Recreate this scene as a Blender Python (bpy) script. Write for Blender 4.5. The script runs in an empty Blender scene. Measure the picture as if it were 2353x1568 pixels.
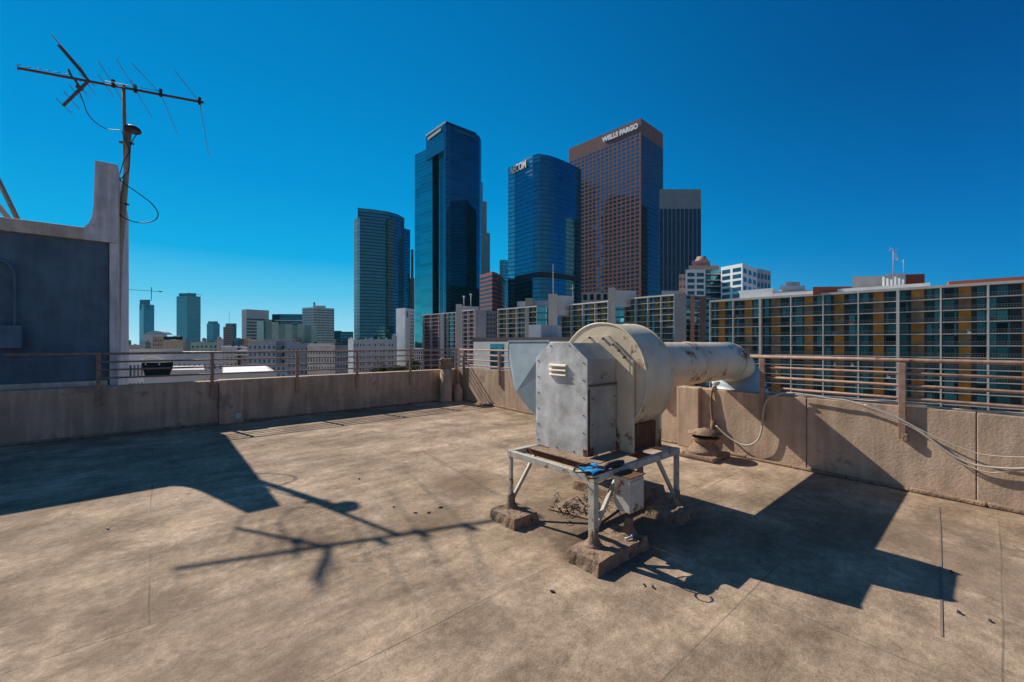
import bpy, math, random
from mathutils import Vector, Matrix
random.seed(7)
R = math.radians
S = bpy.context.scene
COL = S.collection

# ------------------------------------------------------------------ camera
F = 955.0; U0 = 1176.5; V0 = 789.0; EYE = 1.6
cd = bpy.data.cameras.new('camera'); cam = bpy.data.objects.new('camera', cd); COL.objects.link(cam)
cam.location = (0, 0, EYE); cam.rotation_euler = (R(90), 0, 0)
cd.lens = 36 * F / 2353; cd.sensor_width = 36; cd.shift_y = 4.5 / 2353
cd.clip_start = .05; cd.clip_end = 20000
S.camera = cam

# ------------------------------------------------------------------ light
SUNDIR = Vector((-.8185, .5745, .815)).normalized()       # towards the sun
el = math.asin(SUNDIR.z); az = math.atan2(SUNDIR.x, SUNDIR.y)
w = bpy.data.worlds.new('World'); S.world = w; w.use_nodes = True
nt = w.node_tree; nt.nodes.clear()
sky = nt.nodes.new('ShaderNodeTexSky'); sky.sky_type = 'NISHITA'; sky.sun_disc = False
sky.sun_elevation = el; sky.sun_rotation = az
sky.altitude = 100; sky.air_density = 1.0; sky.dust_density = .5; sky.ozone_density = 3.0
bg = nt.nodes.new('ShaderNodeBackground'); bg.inputs[1].default_value = .93
wo = nt.nodes.new('ShaderNodeOutputWorld')
# clear, deeply saturated autumn sky: colour by height above the horizon, brighter and paler towards the sun
wt = nt.nodes.new('ShaderNodeTexCoord'); ws = nt.nodes.new('ShaderNodeSeparateXYZ'); nt.links.new(wt.outputs['Generated'], ws.inputs[0])
def sky_ramp(stops):
    r = nt.nodes.new('ShaderNodeValToRGB'); e = r.color_ramp.elements
    while len(e) < len(stops): e.new(.5)
    for x, (p, c) in zip(e, stops): x.position = p; x.color = tuple(((k / 255 + .055) / 1.055) ** 2.4 if k > 10 else k / 255 / 12.92 for k in c) + (1,)
    nt.links.new(ws.outputs[2], r.inputs[0]); return r.outputs[0]
near = sky_ramp([(0, (178, 226, 238)), (.035, (150, 214, 236)), (.10, (92, 194, 228)), (.18, (14, 165, 219)), (.32, (0, 142, 206)), (.50, (0, 124, 190)), (.75, (0, 106, 172)), (1, (0, 84, 148))])
far = sky_ramp([(0, (60, 160, 200)), (.05, (8, 136, 196)), (.14, (0, 116, 182)), (.28, (0, 92, 160)), (.45, (0, 70, 134)), (.7, (0, 58, 116)), (1, (0, 56, 110))])
vd = nt.nodes.new('ShaderNodeVectorMath'); vd.operation = 'DOT_PRODUCT'; nt.links.new(wt.outputs['Generated'], vd.inputs[0]); hh = Vector((SUNDIR.x, SUNDIR.y, 0)).normalized(); vd.inputs[1].default_value = hh
mr = nt.nodes.new('ShaderNodeMapRange'); mr.interpolation_type = 'SMOOTHSTEP'; mr.inputs[1].default_value = -.35; mr.inputs[2].default_value = .85; nt.links.new(vd.outputs['Value'], mr.inputs[0])
wm = nt.nodes.new('ShaderNodeMix'); wm.data_type = 'RGBA'; nt.links.new(mr.outputs[0], wm.inputs[0]); nt.links.new(far, wm.inputs[6]); nt.links.new(near, wm.inputs[7])
wb = nt.nodes.new('ShaderNodeVectorMath'); wb.operation = 'MULTIPLY_ADD'; nt.links.new(sky.outputs[0], wb.inputs[0]); wb.inputs[1].default_value = (.0, .002, .004)
mz = nt.nodes.new('ShaderNodeMapRange'); mz.interpolation_type = 'SMOOTHSTEP'; mz.inputs[1].default_value = .64; mz.inputs[2].default_value = .92; nt.links.new(ws.outputs[2], mz.inputs[0])
wz = nt.nodes.new('ShaderNodeMix'); wz.data_type = 'RGBA'; nt.links.new(mz.outputs[0], wz.inputs[0]); nt.links.new(wm.outputs[2], wz.inputs[6]); wz.inputs[7].default_value = (.03, .10, .21, 1)
my = nt.nodes.new('ShaderNodeMapRange'); my.interpolation_type = 'SMOOTHSTEP'; my.inputs[1].default_value = .0; my.inputs[2].default_value = -.8; nt.links.new(ws.outputs[1], my.inputs[0])
wy = nt.nodes.new('ShaderNodeMix'); wy.data_type = 'RGBA'; mh = nt.nodes.new('ShaderNodeMapRange'); mh.interpolation_type = 'SMOOTHSTEP'; mh.inputs[1].default_value = .6; mh.inputs[2].default_value = .1; nt.links.new(ws.outputs[2], mh.inputs[0])
mk = nt.nodes.new('ShaderNodeMath'); mk.operation = 'MULTIPLY'; nt.links.new(my.outputs[0], mk.inputs[0]); nt.links.new(mh.outputs[0], mk.inputs[1]); nt.links.new(mk.outputs[0], wy.inputs[0]); nt.links.new(wz.outputs[2], wy.inputs[6]); wy.inputs[7].default_value = (.19, .225, .26, 1)  # neutral grey added low in the unseen sky behind the camera, as fill
nt.links.new(wy.outputs[2], wb.inputs[2]); nt.links.new(wb.outputs[0], bg.inputs[0]); nt.links.new(bg.outputs[0], wo.inputs[0])
sl = bpy.data.lights.new('sun', 'SUN'); sl.energy = 5.0; sl.angle = R(.38); sl.color = (1, .92, .80)
so = bpy.data.objects.new('sun', sl); COL.objects.link(so); so.rotation_euler = SUNDIR.to_track_quat('Z', 'Y').to_euler()
so.location = (0, 0, 50)
S.view_settings.view_transform = 'Standard'; S.view_settings.look = 'None'
S.view_settings.exposure = .2; S.view_settings.gamma = 1

# ------------------------------------------------------------------ frames of reference
TH = math.atan2(.652, .758)
A = Vector((math.cos(TH), math.sin(TH), 0)); B = Vector((-math.sin(TH), math.cos(TH), 0)); ZZ = Vector((0, 0, 1))
def W(a, b, z=0): return A * a + B * b + ZZ * z                  # roof-aligned coordinates -> world
def PX(u, v, Y): return Vector(((u - U0) / F * Y, Y, EYE - (v - V0) / F * Y))
def PZ(u, v, z):                                                  # where the sight line of a pixel meets height z
    Y = (EYE - z) * F / (v - V0); return PX(u, v, Y)
def PB(u, v, b):                                                  # ... meets the vertical plane b = const
    q = (u - U0) / F; d = Vector((q, 1, -(v - V0) / F)); t = b / d.dot(B); return Vector((0, 0, EYE)) + d * t
WA0, WAK = 6.17, .04                                              # right parapet: a = WA0 + WAK*b
def PW(u, v, off=0):                                              # ... meets the right parapet face
    d = Vector(((u - U0) / F, 1, -(v - V0) / F)); t = (WA0 - off) / (d.dot(A) - WAK * d.dot(B)); return Vector((0, 0, EYE)) + d * t

# ------------------------------------------------------------------ materials
def nd(nt, t, **k):
    n = nt.nodes.new(t)
    for a, v in k.items(): setattr(n, a, v)
    return n
def rgb(c): return (c[0], c[1], c[2], 1)
MATS = {}
def mat(name, col, rough=.8, metal=0., var=.25, scale=3., bump=0., bscale=40., streak=0., rust=0., rustcol=(.16, .05, .015), rscale=4., col2=None, spec=.5, coord='Object', stretch=(1, 1, 1)):
    if name in MATS: return MATS[name]
    m = bpy.data.materials.new(name); m.use_nodes = True; t = m.node_tree; t.nodes.clear(); L = t.links.new
    out = nd(t, 'ShaderNodeOutputMaterial'); p = nd(t, 'ShaderNodeBsdfPrincipled'); L(p.outputs[0], out.inputs[0])
    p.inputs['Metallic'].default_value = metal; p.inputs['Roughness'].default_value = rough; p.inputs['Specular IOR Level'].default_value = spec
    tc = nd(t, 'ShaderNodeTexCoord'); mp = nd(t, 'ShaderNodeMapping'); mp.inputs['Scale'].default_value = stretch
    L(tc.outputs[coord], mp.inputs[0]); co = mp.outputs[0]
    n1 = nd(t, 'ShaderNodeTexNoise'); n1.inputs['Scale'].default_value = scale; n1.inputs['Detail'].default_value = 8; n1.inputs['Roughness'].default_value = .65; L(co, n1.inputs['Vector'])
    r1 = nd(t, 'ShaderNodeValToRGB'); c2 = col2 or tuple(c * (1 - var) for c in col); c1 = tuple(min(1, c * (1 + var * .6)) for c in col) if not col2 else col
    r1.color_ramp.elements[0].position = .33; r1.color_ramp.elements[1].position = .68
    r1.color_ramp.elements[0].color = rgb(c2); r1.color_ramp.elements[1].color = rgb(c1); L(n1.outputs[0], r1.inputs[0])
    c = r1.outputs[0]
    def mix(fac, a, b, mode='MIX'):
        x = nd(t, 'ShaderNodeMix', data_type='RGBA', blend_type=mode)
        if isinstance(fac, float): x.inputs[0].default_value = fac
        else: L(fac, x.inputs[0])
        L(a, x.inputs[6])
        if isinstance(b, tuple): x.inputs[7].default_value = rgb(b)
        else: L(b, x.inputs[7])
        return x.outputs[2]
    if streak:
        ms = nd(t, 'ShaderNodeMapping'); ms.inputs['Scale'].default_value = (1, 1, .12); L(tc.outputs['Object'], ms.inputs[0])
        n2 = nd(t, 'ShaderNodeTexNoise'); n2.inputs['Scale'].default_value = 9; n2.inputs['Detail'].default_value = 5; L(ms.outputs[0], n2.inputs['Vector'])
        r2 = nd(t, 'ShaderNodeValToRGB'); r2.color_ramp.elements[0].position = .42; r2.color_ramp.elements[1].position = .62
        k = 1 - streak; r2.color_ramp.elements[0].color = (k, k, k, 1); r2.color_ramp.elements[1].color = (1, 1, 1, 1); L(n2.outputs[0], r2.inputs[0])
        c = mix(1., c, r2.outputs[0], 'MULTIPLY')
    rf = None
    if rust:
        n3 = nd(t, 'ShaderNodeTexNoise'); n3.inputs['Scale'].default_value = rscale; n3.inputs['Detail'].default_value = 10; n3.inputs['Roughness'].default_value = .7; L(co, n3.inputs['Vector'])
        r3 = nd(t, 'ShaderNodeValToRGB'); r3.color_ramp.elements[0].position = .70 - rust * .28; r3.color_ramp.elements[1].position = .76 - rust * .28; L(n3.outputs[0], r3.inputs[0])
        c = mix(r3.outputs[0], c, rustcol); rf = r3.outputs[0]
        mr = nd(t, 'ShaderNodeMapRange'); mr.inputs[3].default_value = rough; mr.inputs[4].default_value = .9; L(rf, mr.inputs[0]); L(mr.outputs[0], p.inputs['Roughness'])
        if metal:
            mr2 = nd(t, 'ShaderNodeMapRange'); mr2.inputs[3].default_value = metal; mr2.inputs[4].default_value = 0; L(rf, mr2.inputs[0]); L(mr2.outputs[0], p.inputs['Metallic'])
    L(c, p.inputs['Base Color'])
    if bump:
        nb = nd(t, 'ShaderNodeTexNoise'); nb.inputs['Scale'].default_value = bscale; nb.inputs['Detail'].default_value = 6; L(co, nb.inputs['Vector'])
        b = nd(t, 'ShaderNodeBump'); b.inputs['Strength'].default_value = bump; b.inputs['Distance'].default_value = .02; L(nb.outputs[0], b.inputs['Height']); L(b.outputs[0], p.inputs['Normal'])
    MATS[name] = m; return m

def curtain(name, tint, floor=3.9, mull=1.5, band=.3, bandcol=(.02, .03, .04), rough=.06, wob=.02, lines=.05, metal=1., vline=True, dk=.72):
    """reflecting curtain wall: tinted mirror glass panes, spandrel bands and mullions laid out in metres on the facade"""
    if name in MATS: return MATS[name]
    m = bpy.data.materials.new(name); m.use_nodes = True; t = m.node_tree; t.nodes.clear(); L = t.links.new
    out = nd(t, 'ShaderNodeOutputMaterial'); p = nd(t, 'ShaderNodeBsdfPrincipled'); L(p.outputs[0], out.inputs[0])
    uv = nd(t, 'ShaderNodeTexCoord'); sp = nd(t, 'ShaderNodeSeparateXYZ'); L(uv.outputs['UV'], sp.inputs[0])
    def M(op, a, b=None, cl=False):
        n = nd(t, 'ShaderNodeMath', operation=op, use_clamp=cl)
        for i, x in enumerate((a, b)):
            if x is None: continue
            if isinstance(x, (int, float)): n.inputs[i].default_value = x
            else: L(x, n.inputs[i])
        return n.outputs[0]
    fy = M('DIVIDE', sp.outputs[1], floor); fx = M('DIVIDE', sp.outputs[0], mull)
    isb = M('LESS_THAN', M('FRACT', fy), band); isl = M('LESS_THAN', M('FRACT', fx), lines if vline else -1)
    wn = nd(t, 'ShaderNodeTexWhiteNoise', noise_dimensions='2D'); cb = nd(t, 'ShaderNodeCombineXYZ')
    L(M('FLOOR', fx), cb.inputs[0]); L(M('FLOOR', fy), cb.inputs[1]); L(cb.outputs[0], wn.inputs['Vector'])
    mx = nd(t, 'ShaderNodeMix', data_type='RGBA'); L(wn.outputs['Value'], mx.inputs[0]); mx.inputs[6].default_value = rgb(tint); mx.inputs[7].default_value = rgb(tuple(c * dk for c in tint))
    m2 = nd(t, 'ShaderNodeMix', data_type='RGBA'); L(M('MAXIMUM', isb, isl), m2.inputs[0]); L(mx.outputs[2], m2.inputs[6]); m2.inputs[7].default_value = rgb(bandcol)
    L(m2.outputs[2], p.inputs['Base Color'])
    mm = nd(t, 'ShaderNodeMapRange'); L(M('MAXIMUM', isb, isl), mm.inputs[0]); mm.inputs[3].default_value = metal; mm.inputs[4].default_value = metal * .35; L(mm.outputs[0], p.inputs['Metallic'])
    mr = nd(t, 'ShaderNodeMapRange'); L(M('MAXIMUM', isb, isl), mr.inputs[0]); mr.inputs[3].default_value = rough; mr.inputs[4].default_value = .35; L(mr.outputs[0], p.inputs['Roughness'])
    ge = nd(t, 'ShaderNodeNewGeometry'); vm = nd(t, 'ShaderNodeVectorMath', operation='SUBTRACT'); L(wn.outputs['Color'], vm.inputs[0]); vm.inputs[1].default_value = (.5, .5, .5)
    vs = nd(t, 'ShaderNodeVectorMath', operation='SCALE'); L(vm.outputs[0], vs.inputs[0]); vs.inputs['Scale'].default_value = wob
    va = nd(t, 'ShaderNodeVectorMath', operation='ADD'); L(ge.outputs['Normal'], va.inputs[0]); L(vs.outputs[0], va.inputs[1])
    vn = nd(t, 'ShaderNodeVectorMath', operation='NORMALIZE'); L(va.outputs[0], vn.inputs[0]); L(vn.outputs[0], p.inputs['Normal'])
    MATS[name] = m; return m

# ------------------------------------------------------------------ mesh builder (one builder = one mesh object)
class MB:
    def __init__(s): s.v = []; s.f = []; s.sm = []
    def add(s, vs, fs, smooth=False):
        n = len(s.v); s.v += [Vector(x) for x in vs]; s.f += [tuple(i + n for i in f) for f in fs]; s.sm += [smooth] * len(fs); return s
    def box8(s, p):                                              # 4 bottom ccw, 4 top
        return s.add(p, [(0, 3, 2, 1), (4, 5, 6, 7), (0, 1, 5, 4), (1, 2, 6, 5), (2, 3, 7, 6), (3, 0, 4, 7)])
    def lbox(s, a0, a1, b0, b1, z0, z1):                         # box in roof coordinates
        q = [(a0, b0), (a1, b0), (a1, b1), (a0, b1)]
        return s.box8([W(a, b, z0) for a, b in q] + [W(a, b, z1) for a, b in q])
    def beam(s, p, q, w, h=None, up=ZZ, ext=0):
        h = h or w; p = Vector(p); q = Vector(q); d = (q - p).normalized(); p = p - d * ext; q = q + d * ext
        x = d.cross(up)
        if x.length < 1e-4: x = d.cross(A)
        x.normalize(); y = x.cross(d)
        o = [(-1, -1), (1, -1), (1, 1), (-1, 1)]
        r = [p + x * i * w / 2 + y * j * h / 2 for i, j in o] + [q + x * i * w / 2 + y * j * h / 2 for i, j in o]
        return s.add(r, [(0, 1, 2, 3), (7, 6, 5, 4), (0, 4, 5, 1), (1, 5, 6, 2), (2, 6, 7, 3), (3, 7, 4, 0)])
    def tube(s, pts, r, n=8, cap=True):
        pts = [Vector(p) for p in pts]; m = len(pts); rr = r if isinstance(r, (list, tuple)) else [r] * m
        t0 = (pts[1] - pts[0]).normalized(); up = ZZ if abs(t0.z) < .9 else A
        x = t0.cross(up).normalized(); vs = []
        for i, p in enumerate(pts):
            t = (pts[min(i + 1, m - 1)] - pts[max(i - 1, 0)]).normalized()
            x = (x - t * x.dot(t)).normalized(); y = t.cross(x)
            vs += [p + (x * math.cos(2 * math.pi * k / n) + y * math.sin(2 * math.pi * k / n)) * rr[i] for k in range(n)]
        fs = [(i * n + k, i * n + (k + 1) % n, (i + 1) * n + (k + 1) % n, (i + 1) * n + k) for i in range(m - 1) for k in range(n)]
        s.add(vs, fs, True)
        if cap: s.add(vs[:n], [tuple(range(n))[::-1]]); s.add(vs[-n:], [tuple(range(n))])
        return s
    def lathe(s, c, prof, n=24, smooth=True):                    # prof: (radius, z)
        c = Vector(c); vs = []
        for r, z in prof: vs += [c + Vector((r * math.cos(2 * math.pi * k / n), r * math.sin(2 * math.pi * k / n), z)) for k in range(n)]
        fs = [(i * n + k, i * n + (k + 1) % n, (i + 1) * n + (k + 1) % n, (i + 1) * n + k) for i in range(len(prof) - 1) for k in range(n)]
        s.add(vs, fs, smooth); s.add(vs[:n], [tuple(range(n))[::-1]]); s.add(vs[-n:], [tuple(range(n))]); return s
    def prism(s, poly, off, smooth=False):                       # closed planar loop of points, extruded by a vector
        n = len(poly); off = Vector(off); poly = [Vector(p) for p in poly]
        s.add(poly + [p + off for p in poly], [tuple(range(n))[::-1], tuple(range(n, 2 * n))])
        s.add(poly + [p + off for p in poly], [(i, (i + 1) % n, (i + 1) % n + n, i + n) for i in range(n)], smooth); return s
    def build(s, name, m, parent=None, origin=None, bevel=0, sub=False):
        o0 = parent_world(parent) if parent else (Vector(origin) if origin is not None else Vector((0, 0, 0)))
        me = bpy.data.meshes.new(name); me.from_pydata([v - o0 for v in s.v], [], s.f); me.update()
        for p, k in zip(me.polygons, s.sm): p.use_smooth = k
        uv = me.uv_layers.new(name='UVMap'); lay = uv.data
        for p in me.polygons:
            n = p.normal
            if abs(n.z) < .7:
                t = Vector((-n.y, n.x, 0)).normalized()
                for li in p.loop_indices:
                    c = me.vertices[me.loops[li].vertex_index].co; lay[li].uv = (c.dot(t) + 1000, c.z + o0.z + 1000)
            else:
                for li in p.loop_indices:
                    c = me.vertices[me.loops[li].vertex_index].co; lay[li].uv = (c.x + 1000, c.y + 1000)
        me.materials.append(m)
        o = bpy.data.objects.new(name, me); COL.objects.link(o)
        if parent: o.parent = parent
        else: o.location = o0
        import bmesh
        bm = bmesh.new(); bm.from_mesh(me); bmesh.ops.remove_doubles(bm, verts=bm.verts, dist=1e-5); bmesh.ops.recalc_face_normals(bm, faces=bm.faces); bm.to_mesh(me); bm.free()
        if bevel:
            bv = o.modifiers.new('bevel', 'BEVEL'); bv.width = bevel; bv.segments = 2; bv.limit_method = 'ANGLE'; bv.angle_limit = R(40)
        return o
def parent_world(p):
    v = Vector((0, 0, 0))
    while p: v += p.location; p = p.parent
    return v
def thing(name, label, cat, loc=(0, 0, 0), group=None):
    o = bpy.data.objects.new(name, None); COL.objects.link(o); o.location = loc; o.empty_display_size = .2
    return tag(o, label, cat, group)
def tag(o, label, cat, group=None, kind=None):
    if label: o['label'] = label
    if cat: o['category'] = cat
    if group: o['group'] = group
    if kind: o['kind'] = kind
    return o
def limited(items, name, m, parent, dist=lambda c: (c - Vector((0, 0, EYE))).length, cap=100, each=None):
    """items: (centre, builder). The 100 that show largest become parts, the rest one part marked stuff"""
    items = sorted(items, key=lambda it: dist(it[0])); objs = []
    for c, b in items[:cap]: objs.append(b.build(name, m, parent))
    if len(items) > cap:
        r = MB()
        for c, b in items[cap:]: r.add(b.v, b.f)
        o = r.build(name, m, parent); o['kind'] = 'stuff'
    return objs

# materials of the roof and the fan
M_deck = None
def deck_material():
    m = bpy.data.materials.new('roof_membrane'); m.use_nodes = True; t = m.node_tree; t.nodes.clear(); L = t.links.new
    out = nd(t, 'ShaderNodeOutputMaterial'); p = nd(t, 'ShaderNodeBsdfPrincipled'); L(p.outputs[0], out.inputs[0]); p.inputs['Roughness'].default_value = .9; p.inputs['Specular IOR Level'].default_value = .2
    tc = nd(t, 'ShaderNodeTexCoord'); co = tc.outputs['Object']
    def noise(sc, det=6, rg=.6, st=None, dist=0):
        n = nd(t, 'ShaderNodeTexNoise'); n.inputs['Scale'].default_value = sc; n.inputs['Detail'].default_value = det; n.inputs['Roughness'].default_value = rg; n.inputs['Distortion'].default_value = dist
        if st:
            q = nd(t, 'ShaderNodeMapping'); q.inputs['Scale'].default_value = st; L(co, q.inputs[0]); L(q.outputs[0], n.inputs['Vector'])
        else: L(co, n.inputs['Vector'])
        return n.outputs[0]
    def ramp(x, p0, p1, c0, c1):
        r = nd(t, 'ShaderNodeValToRGB'); r.color_ramp.elements[0].position = p0; r.color_ramp.elements[1].position = p1
        r.color_ramp.elements[0].color = rgb(c0); r.color_ramp.elements[1].color = rgb(c1); L(x, r.inputs[0]); return r.outputs[0]
    def mix(f, a, b, mode='MIX'):
        x = nd(t, 'ShaderNodeMix', data_type='RGBA', blend_type=mode)
        if isinstance(f, float): x.inputs[0].default_value = f
        else: L(f, x.inputs[0])
        for i, c in ((6, a), (7, b)):
            if isinstance(c, tuple): x.inputs[i].default_value = rgb(c)
            else: L(c, x.inputs[i])
        return x.outputs[2]
    c = ramp(noise(.45, 4, .55, (.8, 1.2, 1)), .34, .68, (.315, .232, .158), (.57, .432, .318))
    c = mix(1., c, ramp(noise(1.7, 9, .72), .38, .62, (.66, .64, .62), (1.18, 1.18, 1.18)), 'MULTIPLY')
    c = mix(1., c, ramp(noise(16, 7, .8), .36, .64, (.72, .70, .68), (1.18, 1.18, 1.18)), 'MULTIPLY')
    c = mix(1., c, ramp(noise(90, 3, .85), .3, .7, (.74, .74, .74), (1.2, 1.2, 1.2)), 'MULTIPLY')
    c = mix(1., c, ramp(noise(2.2, 6, .7, (.6, 1.8, 1)), .40, .60, (.82, .81, .80), (1.1, 1.1, 1.1)), 'MULTIPLY')
    # old ponding stains
    c = mix(ramp(noise(.36, 8, .74, None, .8), .52, .58, (0, 0, 0), (.5, .5, .5)), c, (.17, .115, .075))
    c = mix(ramp(noise(1.1, 9, .8, None, .5), .57, .64, (0, 0, 0), (.55, .55, .55)), c, (.13, .09, .06))
    c = mix(ramp(noise(1.5, 8, .8), .62, .70, (0, 0, 0), (.35, .35, .35)), c, (.56, .45, .34))
    # oily dirt that has dripped round the fan stand
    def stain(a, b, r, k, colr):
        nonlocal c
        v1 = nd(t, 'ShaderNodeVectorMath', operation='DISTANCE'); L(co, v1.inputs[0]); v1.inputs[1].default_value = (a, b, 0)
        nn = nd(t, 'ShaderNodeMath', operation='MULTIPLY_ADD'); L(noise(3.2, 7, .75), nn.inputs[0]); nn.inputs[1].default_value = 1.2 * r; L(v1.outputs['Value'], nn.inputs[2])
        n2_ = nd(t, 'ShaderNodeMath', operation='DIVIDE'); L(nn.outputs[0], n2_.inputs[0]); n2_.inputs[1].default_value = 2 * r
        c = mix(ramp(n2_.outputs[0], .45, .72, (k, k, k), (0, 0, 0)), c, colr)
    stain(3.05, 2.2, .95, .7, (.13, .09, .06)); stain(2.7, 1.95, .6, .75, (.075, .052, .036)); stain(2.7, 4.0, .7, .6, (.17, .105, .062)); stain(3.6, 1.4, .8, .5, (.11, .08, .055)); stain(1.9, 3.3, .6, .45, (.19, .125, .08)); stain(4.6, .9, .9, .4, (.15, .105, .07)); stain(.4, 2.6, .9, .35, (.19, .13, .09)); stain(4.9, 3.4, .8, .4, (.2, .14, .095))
    # lapped seams of the felt rolls: sheets 1.05 m wide and 4.6 m long, wandering a little
    wv = nd(t, 'ShaderNodeTexNoise'); wv.inputs['Scale'].default_value = .7; wv.inputs['Detail'].default_value = 3; L(co, wv.inputs['Vector'])
    va = nd(t, 'ShaderNodeVectorMath', operation='MULTIPLY_ADD'); L(wv.outputs[1], va.inputs[0]); va.inputs[1].default_value = (.05, .05, 0); L(co, va.inputs[2])
    def bricks(size):
        b = nd(t, 'ShaderNodeTexBrick'); b.offset = .37; b.inputs['Scale'].default_value = 1; b.inputs['Brick Width'].default_value = 4.6; b.inputs['Row Height'].default_value = 1.05
        b.inputs['Mortar Size'].default_value = size; b.inputs['Mortar Smooth'].default_value = .4; b.inputs['Bias'].default_value = 0
        b.inputs['Color1'].default_value = (.9, .9, .9, 1); b.inputs['Color2'].default_value = (1.06, 1.06, 1.06, 1); b.inputs['Mortar'].default_value = (1, 1, 1, 1); L(va.outputs[0], b.inputs['Vector']); return b
    b1 = bricks(.006); c = mix(.55, c, mix(1., c, b1.outputs[0], 'MULTIPLY'))
    gate = ramp(noise(1.1, 6, .7), .36, .56, (.05, .05, .05), (.6, .6, .6))
    mm = nd(t, 'ShaderNodeMath', operation='MULTIPLY'); L(b1.outputs['Fac'], mm.inputs[0]); L(gate, mm.inputs[1])
    c = mix(mm.outputs[0], c, (.09, .066, .047))
    b2 = bricks(.02); m2 = nd(t, 'ShaderNodeMath', operation='MULTIPLY'); L(b2.outputs['Fac'], m2.inputs[0]); m2.inputs[1].default_value = .03
    c = mix(m2.outputs[0], c, (.42, .35, .27))
    L(c, p.inputs['Base Color'])
    bp = nd(t, 'ShaderNodeBump'); bp.inputs['Strength'].default_value = .5; bp.inputs['Distance'].default_value = .012
    ad = nd(t, 'ShaderNodeMath', operation='ADD'); L(noise(60, 5, .75), ad.inputs[0]); L(noise(6, 4, .6), ad.inputs[1]); a2 = nd(t, 'ShaderNodeMath', operation='MULTIPLY_ADD'); L(b2.outputs['Fac'], a2.inputs[0]); a2.inputs[1].default_value = .06; L(ad.outputs[0], a2.inputs[2])
    L(a2.outputs[0], bp.inputs['Height']); L(bp.outputs[0], p.inputs['Normal'])
    return m
M_deck = deck_material()
M_deck2 = mat('seam', (.22, .165, .12), .9)
M_stucco = mat('stucco', (.58, .42, .30), .92, var=.24, scale=2.2, bump=.22, bscale=42, streak=.22, rust=.42, rustcol=(.36, .25, .185), rscale=2.2, spec=.2)
M_mortar = mat('mortar', (.31, .215, .15), .95, var=.45, scale=11, bump=.5, bscale=45, rust=.42, rustcol=(.12, .07, .045), rscale=9, spec=.15)
M_railp = mat('rail_paint', (.36, .225, .165), .6, var=.35, scale=12, rust=.35, rustcol=(.12, .045, .02), rscale=10)
M_galv = mat('galvanised', (.56, .585, .58), .45, metal=.2, var=.42, scale=4.5, bump=.12, bscale=9, rust=.12, rustcol=(.20, .09, .04), rscale=6)
M_front = mat('front_sunlit_zinc', (.86, .84, .76), .42, metal=.15, var=.5, scale=3.2, bump=.6, bscale=3.5, rust=.16, rustcol=(.28, .15, .07), rscale=7, streak=.18)  # mottled zinc, base lightened to carry the grazing sun on the front
M_side = mat('side_shaded', (.40, .385, .34), .5, var=.25, scale=4, bump=.1, bscale=10, rust=.36, rustcol=(.17, .08, .035), rscale=6, streak=.2)  # rusty box sides, base darkened to carry the shade on them
M_hood = mat('hood_sheet', (.36, .44, .48), .5, metal=.2, var=.16, scale=6, bump=.05, bscale=10, rust=.05, rscale=7)
M_cream = mat('cream_paint', (.70, .585, .42), .45, var=.18, scale=3, bump=.08, bscale=12, rust=.50, rustcol=(.23, .085, .025), rscale=2.6)
M_steelp = mat('stand_paint', (.50, .48, .41), .55, var=.3, scale=9, rust=.42, rustcol=(.17, .07, .03), rscale=11)
M_jbox = mat('white_rusty', (.55, .53, .48), .55, var=.2, scale=8, rust=.55, rustcol=(.22, .08, .02), rscale=9)
M_dark = mat('dark_void', (.02, .02, .022), .9, var=.1)
M_rust = mat('rust', (.15, .065, .03), .9, var=.4, scale=12, bump=.3)
M_cable = mat('pale_cable', (.52, .46, .41), .6, var=.15, scale=20)
M_black = mat('black_rubber', (.015, .015, .018), .6, var=.3, scale=30)
M_blue = mat('blue_cloth', (.01, .28, .62), .75, var=.2, scale=20, bump=.3)
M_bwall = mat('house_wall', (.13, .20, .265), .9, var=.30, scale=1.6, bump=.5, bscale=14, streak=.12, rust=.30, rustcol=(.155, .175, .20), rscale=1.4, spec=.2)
M_coping = mat('coping', (.66, .55, .46), .9, var=.25, scale=4, bump=.4, bscale=20, streak=.2, spec=.2)
M_fin = mat('bounce_lit_render', (.74, .71, .72), .88, var=.2, scale=3, bump=.4, bscale=22, streak=.3, rust=.3, rustcol=(.48, .42, .39), rscale=4, spec=.2)  # worn render, its pale base carrying sun bounced onto the end wall
M_alu = mat('aluminium', (.10, .075, .06), .55, metal=.3, var=.3, scale=20)
M_mast = mat('mast_paint', (.33, .21, .10), .6, var=.35, scale=10, rust=.35, rustcol=(.16, .08, .03), rscale=8)

# ------------------------------------------------------------------ setting
g = MB(); GZ = -38.0
g.add([(-1790, -50, GZ), (1790, -50, GZ), (1790, 2590, GZ), (-1790, 2590, GZ)], [(0, 1, 2, 3)])
tag(g.build('ground', mat('ground_city', (.38, .33, .28), .95, var=.5, scale=.02, spec=.1)), None, None, kind='structure')
# roof deck: mesh in roof coordinates so that the sheet seams follow the parapets
me = bpy.data.meshes.new('roof_deck')
q = [(-14, -6), (6.5, -6), (7.0, 10.2), (-14, 10.2)]
me.from_pydata([(a, b, 0) for a, b in q] + [(a, b, -38) for a, b in q], [], [(0, 1, 2, 3), (0, 4, 5, 1), (1, 5, 6, 2), (2, 6, 7, 3), (3, 7, 4, 0)])
me.materials.append(M_deck); deck = bpy.data.objects.new('roof_deck', me); COL.objects.link(deck); deck.rotation_euler = (0, 0, TH)
tag(deck, None, None, kind='structure')

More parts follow.
